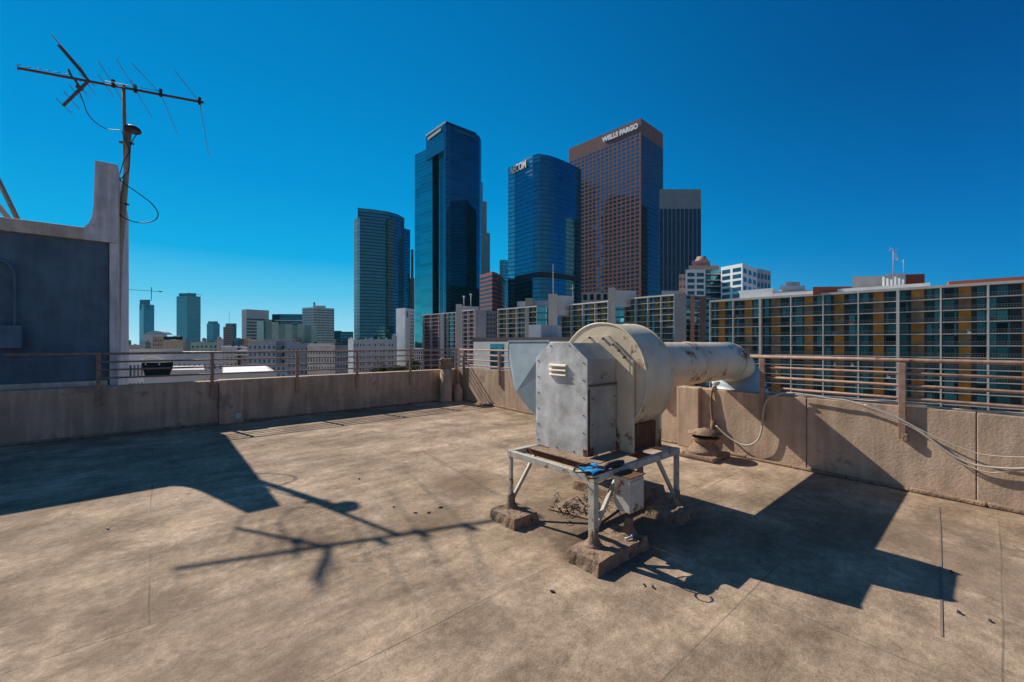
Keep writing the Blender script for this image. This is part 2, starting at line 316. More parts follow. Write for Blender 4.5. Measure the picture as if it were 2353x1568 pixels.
# parapets
LB = 9.96; LZ = .865; RZ = .91
def wallrow(b, a0, a1, b0, b1, z0, z1, n, jag=.006):
    """wall with a slightly wavy top edge, in roof coordinates"""
    for i in range(n):
        x0 = a0 + (a1 - a0) * i / n; x1 = a0 + (a1 - a0) * (i + 1) / n
pl = thing('parapet_wall', 'stained tan stucco parapet in shade along the left side, below the thin brown railing', 'parapet', W(2, LB + .12, 0))
m = MB(); m.lbox(1.37, 6.56, LB, LB + .25, 0, LZ); m.build('wall', M_stucco, pl, bevel=.012)
m = MB(); m.lbox(.96, 1.367, LB - .07, LB + .25, 0, LZ + .004); m.build('pier', M_stucco, pl, bevel=.012)
m = MB(); m.lbox(-14, .957, LB + .02, LB + .25, 0, LZ - .012); m.build('wall', M_stucco, pl, bevel=.012)
m = MB(); m.lbox(-14, 1.6, LB - .035, LB + .017, 0, .05); m.lbox(1.6, 6.45, LB - .05, LB - .003, 0, .04); m.build('foot_fillet', M_mortar, pl, bevel=.02)
m = MB(); c = PB(548, 957, LB - .073); m.lbox(c.dot(A) - .05, c.dot(A) + .05, LB - .078, LB - .071, c.z - .05, c.z + .06); m.build('paint_patch', mat('white_patch', (.62, .60, .56), .8), pl, bevel=.003)
def RA(b, off=0): return WA0 + WAK * b - off
pr = thing('parapet_wall', 'sunlit tan stucco parapet on the right, crossed by the shadow of the round duct', 'parapet', W(6.2, 2, 0))
def rseg(m, b0, b1, z0, z1, p0=0, p1=-.25):
    q = [(RA(b0, p0), b0), (RA(b0, p1), b0), (RA(b1, p1), b1), (RA(b1, p0), b1)]
    m.box8([W(a, b, z0) for a, b in q] + [W(a, b, z1) for a, b in q])
joints = [-6, -1.95, .12, 1.55, 3.0, 5.2, 7.6, LB]
for i in range(len(joints) - 1):
    m = MB(); rseg(m, joints[i] + .004, joints[i + 1] - .004, 0, RZ - .004 * (i % 2), .0 + .004 * (i % 2)); m.build('wall', M_stucco, pr, bevel=.006)
m = MB(); rseg(m, -6, LB, 0, RZ - .03, -.012, -.24); m.build('core', M_mortar, pr)
m = MB(); rseg(m, 2.9, 3.24, 0, RZ + .012, .10, -.02); m.build('pier', M_stucco, pr, bevel=.012)
m = MB()
for b0 in [x * .55 - 6 for x in range(29)]:
    rseg(m, b0, b0 + .55, 0, .028 + .02 * random.random(), .05 + .03 * random.random(), -.01)
m.build('foot_fillet', M_mortar, pr, bevel=.02)

# ------------------------------------------------------------------ railings
RH = [1.415, 1.275, 1.14, 1.0]
rl = thing('guard_railing', 'thin brown pipe railing with flat posts on the left parapet, skyline behind it', 'railing', W(3, LB, 0))
posts = [-.72, .85, 2.36, 3.66, 5.05, 6.45]
for a in posts:
    m = MB(); m.lbox(a - .028, a + .028, LB - .045, LB - .006, .52, 1.405); m.build('post', M_railp, rl, bevel=.004)
for i, z in enumerate(RH):
    a0 = -1.75 if i == 0 else posts[0]
    m = MB(); m.tube([W(a0, LB - .06, z), W(1, LB - .06, z), W(3.6, LB - .061, z - .004), W(6.5, LB - .06, z)], .020 if i == 0 else .016, 8); m.build('rail', M_railp, rl)
rr = thing('guard_railing', 'pinkish brown pipe railing on the right parapet in front of the yellow balconies', 'railing', W(6.2, 3, 0))
rposts = [-2.1, -.68, .66, 2.05, 3.5, 4.95, 6.45, 8.0, 9.65]
for b in rposts:
    m = MB(); p = [(RA(b, .05), b - .03), (RA(b, .006), b - .03), (RA(b, .006), b + .03), (RA(b, .05), b + .03)]
    m.box8([W(x, y, .56) for x, y in p] + [W(x, y, 1.385) for x, y in p]); m.build('post', M_railp, rr, bevel=.004)
    if b < 1: m = MB(); m.lbox(RA(b, .0), RA(b, .055), b - .05, b - .0, .54, .62); m.build('bracket', M_mortar, rr, bevel=.006)
for i, z in enumerate(RH):
    o = .03 if i == 0 else -.0
    for bs in ((-4, .6, 2.2 if i == 0 else 2.05), (3.5, 6, LB - .1)):
        m = MB(); m.tube([W(RA(b, o), b, z - .003 * (k == 1)) for k, b in enumerate(bs)], .022 if i == 0 else .016, 8); m.build('rail', M_railp, rr)

# corner pipes
def corner_pipe(a, b, r, h, label, short=False):
    t = thing('vent_pipe', label, 'pipe', W(a, b, 0)); c = W(a, b, 0)
    if not short:
        m = MB(); m.lathe(c, [(r * 1.12, 0), (r * 1.02, .06), (r, .1), (r * .96, h - .28)], 20); m.build('pipe', M_stucco, t)
        m = MB(); m.lathe(c, [(r * .97, h - .28), (r * 1.08, h - .22), (r * 1.02, h - .12), (r * 1.18, h - .05), (r * 1.2, h - .02), (r * .9, h), (r * .5, h - .01)], 20); m.build('cap', M_mortar, t)
    else:
        m = MB(); m.lathe(c, [(r * 1.1, 0), (r, .05), (r, .1), (r * 1.03, h * .55), (r * .98, h * .58), (r * .9, h * .62), (r * .42, h * .8), (r * .36, h * .9)], 20); m.build('pipe', M_stucco, t)
        m = MB(); m.lathe(c, [(r * .36, h * .9), (r * .5, h * .93), (r * .42, h), (r * .2, h + .02)], 14); m.build('cap', M_mortar, t)
    return t
p = PZ(1021, 924, 0); corner_pipe(p.dot(A), p.dot(B) - .08, .165, 1.18, 'tall thick stucco coated vent pipe standing at the far parapet corner')
p = PZ(1050.5, 922, 0); corner_pipe(p.dot(A), p.dot(B) - .05, .125, .56, 'short bottle shaped vent pipe beside the tall one at the corner', True)
# mushroom vent on its curb
t = thing('roof_vent', 'squat mushroom roof vent with a conical cap beside the right parapet', 'vent', W(5.86, 2.66, 0)); c = W(5.86, 2.66, 0)
m = MB(); m.lbox(5.60, 6.14, 2.42, 2.92, 0, .07); m.build('curb', M_mortar, t, bevel=.025)
m = MB(); m.lathe(c, [(.24, .07), (.20, .12), (.135, .2), (.13, .23), (.2, .27), (.19, .285)], 24); m.build('collar', M_mortar, t)
m = MB(); m.lathe(c, [(.1, .27), (.1, .36)], 20); m.build('throat', M_dark, t)
m = MB(); m.lathe(c, [(.225, .335), (.225, .345), (.03, .405), (.01, .41)], 28); m.build('cap', M_mortar, t)

# ------------------------------------------------------------------ exhaust fan
fan = thing('exhaust_fan', 'large weathered sheet metal exhaust fan with round scroll housing on the steel stand', 'exhaust fan', W(3.3, 2.5, .6))
BA0, BA1, BB0, BB1, BZ0, BZS, BZ1 = 2.79, 3.20, 2.26, 2.87, .625, 1.455, 1.60
def octa(a, b0, b1, z0, zs, z1, ch): return [W(a, b0, z0), W(a, b0, zs), W(a, b0 + ch, z1), W(a, b1 - ch, z1), W(a, b1, zs), W(a, b1, z0)]
m = MB(); m.prism(octa(BA0, BB0, BB1, BZ0, BZS, BZ1, .19), A * (BA1 - BA0)); mb = m.build('motor_box', M_side, fan, bevel=.006)
m = MB(); m.prism(octa(BA0 - .012, BB0 - .008, BB1 + .008, BZ0 + .004, BZS + .004, BZ1 + .008, .19), A * .0105); m.build('front_panel', M_front, mb, bevel=.003)
for bb, zz in [(BB0 + .03, .68 + .15 * k) for k in range(6)] + [(BB1 - .03, .68 + .15 * k) for k in range(6)] + [(2.45, 1.575), (2.68, 1.575), (2.4, .65), (2.6, .65)]:
    m = MB(); m.tube([W(BA0 - .011, bb, zz), W(BA0 - .017, bb, zz)], .007, 6); m.build('rivet', M_rust, mb)
for aa, zz in [(BA0 + .06, .7), (BA0 + .06, .9), (BA0 + .06, 1.12), (BA1 - .04, .7), (BA1 - .04, .9), (BA1 - .04, 1.12)]:
    m = MB(); m.tube([W(aa, BB0 - .008, zz), W(aa, BB0 - .014, zz)], .007, 6); m.build('rivet', M_rust, mb)
m = MB(); m.lbox(BA0 + .02, BA0 + .07, BB0 - .0105, BB0 - .0092, .628, .70); m.lbox(BA0 - .0145, BA0 - .0125, BB0 - .005, BB0 + .035, .632, .69); m.build('rust_patch', M_rust, mb)
for k in range(3):                                                # louvre slots pressed out of the front panel
    z = 1.43 - .0 - k * .042; z -= .045
    m = MB(); b0, b1 = 2.48, 2.69
    pr_ = [(-.014, z), (-.036, z + .004), (-.030, z + .017), (-.014, z + .026)]
    m.prism([W(BA0 + a, b0, zz) for a, zz in pr_], B * (b1 - b0)); m.build('louvre', M_cream, mb, bevel=.003)
m = MB(); m.lbox(BA0 + .03, BA1 - .01, BB0 - .009, BB0 - .001, .64, 1.22); m.build('access_panel', M_side, mb, bevel=.003)
m = MB(); m.beam(W(BA0 + .012, BB0 - .005, .63), W(BA0 + .012, BB0 - .005, 1.2), .008); m.beam(W(BA0 + .01, BB0 - .005, 1.235), W(BA1, BB0 - .005, 1.235), .012); m.build('seam', M_rust, mb)
m = MB(); pk = [W(3.204, 2.12, .6), W(3.204, 2.12, 1.456), W(3.204, 2.36, 1.668), W(3.204, 2.60, 1.668), W(3.204, 2.84, 1.50), W(3.204, 2.84, .6)]
m.prism(pk, A * .035); m.build('mounting_plate', M_cream, fan, bevel=.003)
m = MB(); m.beam(W(3.222, 2.117, .62), W(3.222, 2.117, 1.45), .03, .05, up=B); m.build('angle_iron', M_cream, fan)
for bb, zz in ((2.17, 1.47), (2.23, 1.53), (2.29, 1.585), (2.4, 1.64), (2.56, 1.65)):
    m = MB(); m.tube([W(3.2, bb, zz), W(3.186, bb, zz)], .013, 6); m.build('bolt', M_rust, fan)
# scroll
bc, zc = 2.45, 1.325; A0s, A1s = 3.255, 3.72
tab = [(-60, .55), (-30, .50), (0, .465), (45, .455), (90, .462), (135, .495), (180, .53), (225, .575), (270, .60), (300, .55)]
def Rsc(d):
    d = (d + 60) % 360 - 60
    for (x0, r0), (x1, r1) in zip(tab, tab[1:]):
        if x0 <= d <= x1: return r0 + (r1 - r0) * (d - x0) / (x1 - x0)
    return tab[-1][1]
prof = [(bc - Rsc(d) * math.cos(R(d)), zc + Rsc(d) * math.sin(R(d))) for d in range(-60, 300, 5)]
prof = [(b, max(z, .70)) for b, z in prof]
m = MB(); m.prism([W(A0s, b, z) for b, z in prof], A * (A1s - A0s), True); m.build('scroll_housing', M_cream, fan, bevel=.004)
for aa in (A0s - .006, A1s - .02):                                # rolled rims
    m = MB(); pts = [W(aa + .008, b, z) for b, z in prof]; m.tube(pts + [pts[0]], .011, 6, cap=False); m.build('rim', M_cream, fan)
m = MB(); m.lbox(A1s - .04, A1s - .01, 2.1, 2.75, .6, 1.0); m.lbox(3.28, A1s - .045, 2.74, 2.77, .6, .8); m.build('support_plate', M_cream, fan, bevel=.003)
m = MB(); m.lbox(3.26, A1s - .05, 2.14, 2.17, .6, .85); m.build('support_plate', M_rust, fan)  # support in a dark rust tone that stands in for shade below the scroll
# inlet duct over the parapet, turning down outside
rd = .275; zd = 1.335; db = 2.62; EX = 6.48; BR = .47
def ring(c, t, r, n=36):
    t = t.normalized(); x = B; y = t.cross(x).normalized(); return [c + (x * math.cos(2 * math.pi * k / n) + y * math.sin(2 * math.pi * k / n)) * r for k in range(n)]
def loft(m, rings, cap=True):
    n = len(rings[0]); vs = [p for r_ in rings for p in r_]
    m.add(vs, [(i * n + k, i * n + (k + 1) % n, (i + 1) * n + (k + 1) % n, (i + 1) * n + k) for i in range(len(rings) - 1) for k in range(n)], True)
    if cap: m.add(vs[:n], [tuple(range(n))[::-1]]); m.add(vs[-n:], [tuple(range(n))])
m = MB(); loft(m, [ring(W(x, db, zd), A, rd) for x in (3.70, 4.0, 4.8, 5.9, EX)]); m.build('inlet_duct', M_cream, fan)
for x in (3.735, 4.0, 5.25):
    m = MB(); loft(m, [ring(W(x - .012, db, zd), A, rd + .002), ring(W(x, db, zd), A, rd + .009), ring(W(x + .012, db, zd), A, rd + .002)], False)
    m.build('duct_band', M_cream if x > 3.8 else M_rust, fan)
m = MB(); rg = []
for k in range(4):
    an = R(90) * k / 6; rg.append(ring(W(EX + BR * math.sin(an), db, zd - BR * (1 - math.cos(an))), A * math.cos(an) - ZZ * math.sin(an), rd + .004))
loft(m, rg); m.build('elbow', M_cream, fan)
m = MB(); rg = []
for k in range(4):
    an = R(90) * (3 + k) / 6; rg.append(ring(W(EX + BR * math.sin(an), db, zd - BR * (1 - math.cos(an))), A * math.cos(an) - ZZ * math.sin(an), rd + .012 + .035 * k))
rg.append(ring(W(EX + BR, db, .70), -ZZ, .425)); rg.append(ring(W(EX + BR, db, .35), -ZZ, .44)); loft(m, rg); m.build('elbow', M_hood, fan)
# discharge hood behind the motor box (folded galvanised sheet)
def HP(u, v, a):
    d = Vector(((u - U0) / F, 1, -(v - V0) / F)); return Vector((0, 0, EYE)) + d * (a / d.dot(A))
ha = 3.40
top_r = HP(1262, 784, ha); top_l = HP(1169, 785, ha)
cur = [HP(u, v, ha) for u, v in ((1168.6, 812), (1170, 836), (1177, 869), (1184, 889), (1194, 910), (1205, 926), (1216, 940), (1233, 959), (1262, 978))]
fold = HP(1196, 900, ha) - A * .07; inner = HP(1236, 868, ha) - A * .02; low = HP(1262, 978, ha)
m = MB(); loop = [top_r, top_l] + cur; back = [p + A * .34 for p in loop]
n = len(loop); vs = loop + back + [fold, inner]; FI, II = 2 * n, 2 * n + 1
fs = [(i, (i + 1) % n, (i + 1) % n + n, i + n) for i in range(n)] + [tuple(range(n, 2 * n))]
fs += [(0, 1, FI)] + [(i, i + 1, FI) for i in range(1, 6)] + [(0, FI, II)] + [(i, i + 1, FI) for i in range(6, n - 2)] + [(FI, n - 2, n - 1), (FI, n - 1, II), (II, n - 1, 0)]
m.add(vs, fs); m.build('discharge_hood', M_hood, fan)
m = MB(); m.beam(top_l - A * .004, top_r - A * .004, .012, .02); m.tube([p - A * .004 for p in [top_l] + cur], .006, 5); m.build('hood_flange', M_hood, fan)

# steel stand
st = thing('steel_stand', 'pale painted angle iron stand with rusty braces under the exhaust fan', 'stand', W(3.1, 2.43, 0))
FA0, FA1, FB0, FB1, FZ = 2.49, 3.73, 1.96, 2.91, .585
for p, q in (((FA0, FB0), (FA1, FB0)), ((FA0, FB0), (FA0, FB1)), ((FA1, FB0), (FA1, FB1)), ((FA0, FB1), (FA1, FB1)), ((FA0 + .2, FB0), (FA0 + .2, FB1)), ((FA1 - .4, FB0), (FA1 - .4, FB1))):
    inner_ = p[0] not in (FA0, FA1) or q[0] not in (FA0, FA1)
    m = MB(); e = .0 if inner_ else .022
    P_, Q_ = W(*p, FZ), W(*q, FZ)
    along_b = abs(p[0] - q[0]) < 1e-6
    if along_b: m.beam(P_, Q_, .045, .052, ext=(-.025 if True else 0))
    else: m.beam(P_, Q_, .048, .056, ext=.024)
    m.build('top_bar', M_steelp if not inner_ else M_rust, st, bevel=.003)
for (a, b, wd) in ((FA0, FB0, .055), (FA0, FB1, .032), (FA1, FB0, .04), (FA1, FB1, .04), (3.88, 2.44, .05)):
    m = MB(); m.beam(W(a, b, .07), W(a, b, FZ - .03), wd, wd, up=B); m.build('leg', M_steelp if a < 3.8 else M_mortar, st, bevel=.003)
for p, q in (((FA0 + .015, FB1, .15), (FA0 + .34, FB1, .55)), ((FA0 + .03, FB0, .2), (FA0 + .32, FB0, .55)), ((FA1 - .02, FB0, .15), (FA1 - .32, FB0, .55))):
    m = MB(); m.beam(W(*p), W(*q), .035, .012, up=B); m.beam(W(*p) + B * .012, W(*q) + B * .012, .012, .03, up=B); m.build('brace', M_steelp, st)
m = MB(); m.beam(W(FA1, 2.44, FZ + .001), W(3.9, 2.44, FZ + .001), .03, .04); m.build('top_bar', M_steelp, st)
m = MB(); m.lbox(BA0 - .05, BA1 + .35, BB0 - .16, BB0 - .02, FZ + .029, FZ + .037); m.lbox(BA0 - .14, BA0 - .01, BB0 - .1, BB1 - .02, FZ + .0295, FZ + .036); m.build('base_plate', M_mortar, st)
m = MB(); m.tube([W(2.86, 1.9, .1), W(2.86, 1.9, .35)], .014, 8); m.build('conduit', M_rust, st)
def pad(a0, a1, b0, b1, h, label, cones):
    t = thing('concrete_pad', label, 'concrete pad', W((a0 + a1) / 2, (b0 + b1) / 2, 0), 'mortar pads under the stand legs')
    import bmesh
    m = MB(); na, nb = 9, 6; rnd = random.Random(int(a0 * 100))
    top = [[W(a0 + (a1 - a0) * i / na + (rnd.uniform(-.006, .006)), b0 + (b1 - b0) * j / nb + rnd.uniform(-.006, .006), h + rnd.uniform(-.006, .005)) for j in range(nb + 1)] for i in range(na + 1)]
    bot = [[W(a0 - .012 + (a1 - a0 + .024) * i / na + rnd.uniform(-.01, .01), b0 - .012 + (b1 - b0 + .024) * j / nb + rnd.uniform(-.01, .01), 0) for j in range(nb + 1)] for i in range(na + 1)]
    for i in range(na):
        for j in range(nb): m.add([top[i][j], top[i + 1][j], top[i + 1][j + 1], top[i][j + 1]], [(0, 1, 2, 3)])
    for i in range(na):
        m.add([bot[i][0], bot[i + 1][0], top[i + 1][0], top[i][0]], [(0, 1, 2, 3)]); m.add([bot[i + 1][nb], bot[i][nb], top[i][nb], top[i + 1][nb]], [(0, 1, 2, 3)])
    for j in range(nb):
        m.add([bot[0][j + 1], bot[0][j], top[0][j], top[0][j + 1]], [(0, 1, 2, 3)]); m.add([bot[na][j], bot[na][j + 1], top[na][j + 1], top[na][j]], [(0, 1, 2, 3)])
    m.build('slab', M_mortar, t)
    for a, b in cones:
        m = MB(); m.lathe(W(a, b, h - .01), [(.085, 0), (.06, .02), (.04, .06), (.034, .12), (.03, .14)], 10); m.build('mortar_collar', M_mortar, t)
    return t
pad(2.30, 2.92, 1.77, 2.06, .09, 'broken edged mortar pad under the near stand leg, carrying loose scraps', [(FA0, FB0), (2.86, 1.9)])
pad(2.33, 2.60, 2.68, 3.0, .09, 'small mortar pad under the left stand leg', [(FA0, FB1)])
pad(3.46, 3.82, 1.81, 2.1, .09, 'mortar pad under the right stand leg, mostly in shadow', [(FA1, FB0)])
pad(3.5, 4.1, 2.30, 3.02, .09, 'mortar pad behind the stand, under its rear legs', [(FA1, FB1), (3.88, 2.44)])
# junction box below the stand
jb = thing('junction_box', 'white rust stained junction box hanging under the near edge of the stand', 'junction box', W(2.8, 1.85, .32))
m = MB(); m.lbox(2.71, 2.90, 1.79, 1.935, .31, .575); m.build('case', M_jbox, jb, bevel=.006)
m = MB(); m.lbox(2.722, 2.888, 1.783, 1.7895, .325, .55); m.build('cover', M_jbox, jb, bevel=.003)
m = MB(); m.lbox(2.70, 2.91, 1.78, 1.94, .5765, .583); m.build('lid', M_rust, jb)
m = MB(); m.tube([W(2.86, 1.9, .31), W(2.86, 1.9, .2)], .016, 8); m.build('conduit_stub', M_rust, jb)
# rag and gloves on the stand corner
def cloth(pts_a, pts_b, z, thick, f, m_, name, label, cat, n=14):
    m = MB(); top = []; 
    for i in range(n + 1):
        for j in range(n + 1):
            a = pts_a[0] + (pts_a[1] - pts_a[0]) * i / n; b = pts_b[0] + (pts_b[1] - pts_b[0]) * j / n
            top.append(W(a, b, z + thick + f(i / n, j / n)))
    k = (n + 1) ** 2; bot = [p - ZZ * (thick) for p in top]
    fs = [(i * (n + 1) + j, (i + 1) * (n + 1) + j, (i + 1) * (n + 1) + j + 1, i * (n + 1) + j + 1) for i in range(n) for j in range(n)]
    m.add(top + bot, fs + [tuple(x + k for x in q)[::-1] for q in fs], True)
    o = m.build(name, m_, None, origin=W(sum(pts_a) / 2, sum(pts_b) / 2, z)); return tag(o, label, cat)
cloth((2.46, 2.67), (1.94, 2.10), FZ + .034, .012, lambda x, y: .012 * math.sin(5 * x + 2 * y) + .008 * math.sin(9 * y), M_blue, 'blue_cloth', 'bright blue folded cloth lying on the near corner of the stand', 'cloth')
gl = thing('glove', 'black work glove with a strap lying on the stand beside the blue cloth', 'glove', W(2.7, 1.98, FZ + .03))
m = MB(); m.tube([W(2.62, 1.97, FZ + .05), W(2.7, 1.965, FZ + .06), W(2.79, 1.96, FZ + .055), W(2.88, 1.97, FZ + .05)], [.016, .026, .03, .018], 8); m.build('palm', M_black, gl)
for k in range(4):
    m = MB(); m.tube([W(2.66 - .01 * k, 1.96 + .012 * k, FZ + .055), W(2.60 - .012 * k, 1.945 + .026 * k, FZ + .05), W(2.57, 1.93 + .035 * k, FZ + .043)], .009, 6); m.build('finger', M_black, gl)
m = MB(); m.tube([W(2.46 + .1 * math.cos(x * .4) + .06, 2.05 + .1 * math.sin(x * .4), FZ + .04 + .012 * math.sin(x * .8)) for x in range(15)], .006, 6); m.build('strap', M_black, gl)
m = MB(); m.tube([W(2.43 + .045 * math.cos(x * .45), 1.93 + .05 * math.sin(x * .45), FZ + .035) for x in range(14)], .005, 6); m.build('strap', M_black, gl)
# debris under the fan: a weathered patch of membrane with scraps
m = MB(); rnd = random.Random(3)
for k in range(110):
    a, b = rnd.gauss(3.12, .15), rnd.gauss(2.60, .13); an = rnd.uniform(0, 6.3); l = rnd.uniform(.02, .09)
    m.tube([W(a, b, .012 + rnd.random() * .02), W(a + l * math.cos(an) * .5, b + l * math.sin(an) * .5, .02 + rnd.random() * .035), W(a + l * math.cos(an + .5), b + l * math.sin(an + .5), .01)], rnd.uniform(.002, .006), 5)
tag(m.build('debris', mat('scrap', (.05, .05, .055), .7, var=.6, scale=30), None, origin=W(3.1, 2.6, 0)), 'tangle of dark scraps and wire under the fan', 'debris', kind='stuff')
m = MB(); m.prism([W(3.0, 2.28, .003), W(3.46, 2.36, .003), W(3.40, 2.86, .003), W(2.86, 2.80, .003)], ZZ * .012)
tag(m.build('felt_patch', M_mortar, None, origin=W(3.1, 2.6, 0), bevel=.005), 'worn square patch of roofing felt under the fan', 'roof patch')
m = MB(); m.tube([W(2.72, 1.84, .105), W(2.78, 1.82, .11), W(2.84, 1.86, .105)], .01, 6); 
tag(m.build('scrap_metal', M_galv, None, origin=W(2.7, 1.85, .12)), 'bright bit of scrap metal on the near mortar pad', 'scrap')
# small dark bits on the deck
bits = [(1270, 1362), (1012, 1168), (955, 1180), (985, 1180), (905, 1167), (825, 1102), (248, 1217), (2276, 1430), (2186, 1316), (1481, 1347), (1501, 1352), (2205, 1411), (1240, 1290), (2158, 1060 + 150), (1340, 1420), (1600, 1170)]
for i, (u, v) in enumerate(bits[:12]):
    p = PZ(u, v, 0); m = MB(); rnd = random.Random(i); an = rnd.uniform(0, 3); l = .012 + .014 * rnd.random(); d = Vector((math.cos(an), math.sin(an), 0)); e = Vector((-d.y, d.x, 0))
    lp = [p + d * l, p + e * l * .5 + d * .3 * l, p - d * l * .9, p - e * l * .45]
    m.prism([x + ZZ * .002 for x in lp], ZZ * (.006 + .006 * rnd.random()))
    tag(m.build('roof_grit', M_black, None, origin=p, bevel=.001), 'small dark chip of debris lying on the tan roof deck', 'debris', 'dark chips scattered on the deck')
m = MB()
for p_, q_ in zip([(5.8, .36), (5.0, .30), (4.2, .25)], [(5.0, .30), (4.2, .25), (3.25, .19)]): m.beam(W(*p_, .002), W(*q_, .002), .012, .004)
tag(m.build('seam_ridge', M_deck2, None, origin=W(4.5, .27, 0)), 'thin straight raised seam running across the deck at right', 'seam')

# ------------------------------------------------------------------ cables on the right parapet
def Z6(x, y): return ((x / 1.756 + 2500) / 1.632, (y / 1.756 + 1250) / 1.632)
def smooth(pts, k=6):
    out = []; n = len(pts)
    for i in range(n - 1):
        p0, p1, p2, p3 = pts[max(i - 1, 0)], pts[i], pts[i + 1], pts[min(i + 2, n - 1)]
        for j in range(k):
            t_ = j / k; out.append(.5 * ((2 * p1) + (p2 - p0) * t_ + (2 * p0 - 5 * p1 + 4 * p2 - p3) * t_ ** 2 + (3 * p1 - p0 - 3 * p2 + p3) * t_ ** 3))
    return out + [pts[-1]]
def wcable(zp, r, label, off=.03, group=None, mt=None):
    p = smooth([PW(*Z6(x, y), off) for x, y in zp]); m = MB(); m.tube(p, r, 6)
    return tag(m.build('cable', mt or M_cable, None, origin=p[0]), label, 'cable', group)
wcable([(325, 610), (400, 680), (480, 730), (545, 738), (600, 705), (625, 640), (635, 540), (655, 455), (700, 418), (770, 397), (840, 396)], .012, 'thick pale cable looping down the parapet from the conduit beside the vent', .07)
wcable([(840, 396), (960, 412), (1090, 434), (1200, 448), (1400, 515), (1590, 595), (1700, 668), (1830, 770), (1960, 845), (2100, 880), (2353, 892), (2700, 850)], .010, 'pale cable sagging lowest behind the right railing post', .05)
wcable([(1220, 450), (1420, 535), (1595, 612), (1720, 690), (1840, 795), (1960, 868), (2100, 915), (2200, 918), (2353, 902), (2700, 870)], .007, 'thin pale cable crossing below the thicker one on the right wall', .045)
wcable([(1300, 470), (1500, 545), (1600, 600), (1780, 690), (1960, 765), (2100, 803), (2353, 818), (2700, 790)], .006, 'uppermost thin cable draped on the right wall', .055)
m = MB(); pts = []
for i in range(14):
    b = 2.0 - i * .35; pts.append(W(RA(b, -.08 + .02 * math.sin(i * 1.7)), b, RZ + .016 + .006 * math.sin(i * 2.1)))
m.tube(smooth(pts), .012, 6); tag(m.build('cable', M_cable, None, origin=pts[0]), 'pale cable lying along the top of the right parapet', 'cable')
m = MB(); p0 = PW(1637, 897, .03); p0.z = RZ + .02; p1 = PW(1633, 925, .04); p2 = PW(1638, 975, .05); m.tube(smooth([p0 + A * .1, p0 + A * .02, p1, p2]), .016, 8)
cn = thing('conduit', 'short vertical conduit on the parapet behind the mushroom vent', 'conduit', p2)
m.build('pipe', M_mortar, cn); m = MB(); m.tube([p2 + ZZ * .05, p2 - ZZ * .13], [.035, .04], 8); m.build('fitting', M_mortar, cn)
m = MB(); p = PW(1645, 889, -.05); p.z = RZ; fl = thing('floodlight', 'small white lamp on the parapet below the round duct', 'lamp', p)
m.lathe(p, [(.015, 0), (.015, .05), (.045, .07), (.06, .11), (.05, .115)], 12); m.build('lamp_head', mat('white_enamel', (.75, .75, .75), .3), fl)
m = MB(); m.lathe(p, [(.04, 0), (.04, .008)], 12); m.build('lamp_base', M_galv, fl)

# ------------------------------------------------------------------ stair house on the left
BF = 10.32; hs_a = -.50
house = thing('stair_house', 'blue grey rendered stair house in shade beyond the left parapet', 'stair house', W(-3, BF, 0))
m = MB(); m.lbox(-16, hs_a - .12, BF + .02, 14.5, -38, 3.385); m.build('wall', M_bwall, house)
m = MB(); m.lbox(-16, hs_a - .16, BF - .05, BF + .25, 3.388, 3.60); m.build('coping', M_coping, house, bevel=.015)
m = MB(); m.lbox(-16, hs_a - .24, BF + .26, 14.5, 3.388, 3.45); m.build('roof', M_coping, house)
# end wall with upstand, its inner side sweeping up in a curve
sec = [(hs_a, 3.39), (hs_a, 4.80), (hs_a - .29, 4.80), (hs_a - .30, 4.4), (hs_a - .31, 4.0), (hs_a - .33, 3.80), (hs_a - .37, 3.68), (hs_a - .43, 3.60), (hs_a - .43, 3.39)]
m = MB(); m.prism([W(a, BF - .055, z) for a, z in sec], B * (14.5 - BF)); m.build('upstand', M_fin, house, bevel=.01)
m = MB(); m.lbox(hs_a - .11, hs_a, BF - .03, 14.52, -38, 3.387); m.build('end_wall', M_fin, house, bevel=.008)
m = MB(); m.lbox(-16, hs_a - .13, BF - .1, BF + .015, LZ - .3, LZ + .075); m.build('skirting', M_coping, house, bevel=.015)
# electrical box and conduit on its wall
def HB(u, v): return PB(u, v, BF - .0)
eb = thing('electrical_box', 'grey electrical box with bent conduit on the shaded stair house wall', 'electrical box', HB(28, 800))
p, q = HB(-6, 801), HB(54, 752)
m = MB(); m.lbox(p.dot(A), q.dot(A), BF - .17, BF + .015, p.z, q.z); m.build('case', M_bwall, eb, bevel=.008)
m = MB(); m.lbox(p.dot(A) - .01, q.dot(A) + .01, BF - .185, BF - .172, p.z - .0, q.z + .015); m.build('door', M_bwall, eb, bevel=.008)
m = MB(); m.tube(smooth([PB(u, v, BF - .04) for u, v in ((-60, 596), (0, 599), (14, 604), (26, 616), (33, 635), (34, 690), (34, 752))]), .022, 8); m.build('conduit', M_bwall, eb)
# struts above the roof
for (u0, v0, u1, v1) in ((-6, 410, 41, 506), (-30, 440, 22, 506)):
    m = MB(); m.beam(PB(u0, v0, BF + 1.2), PB(u1, v1, BF + .6), .045, .06)
    tag(m.build('roof_strut', M_railp, None, origin=PB(u1, v1, BF + .6)), 'brown metal strut rising steeply above the stair house roof' if u0 > -10 else 'lower brown strut leaning behind the first at the picture edge', 'strut')

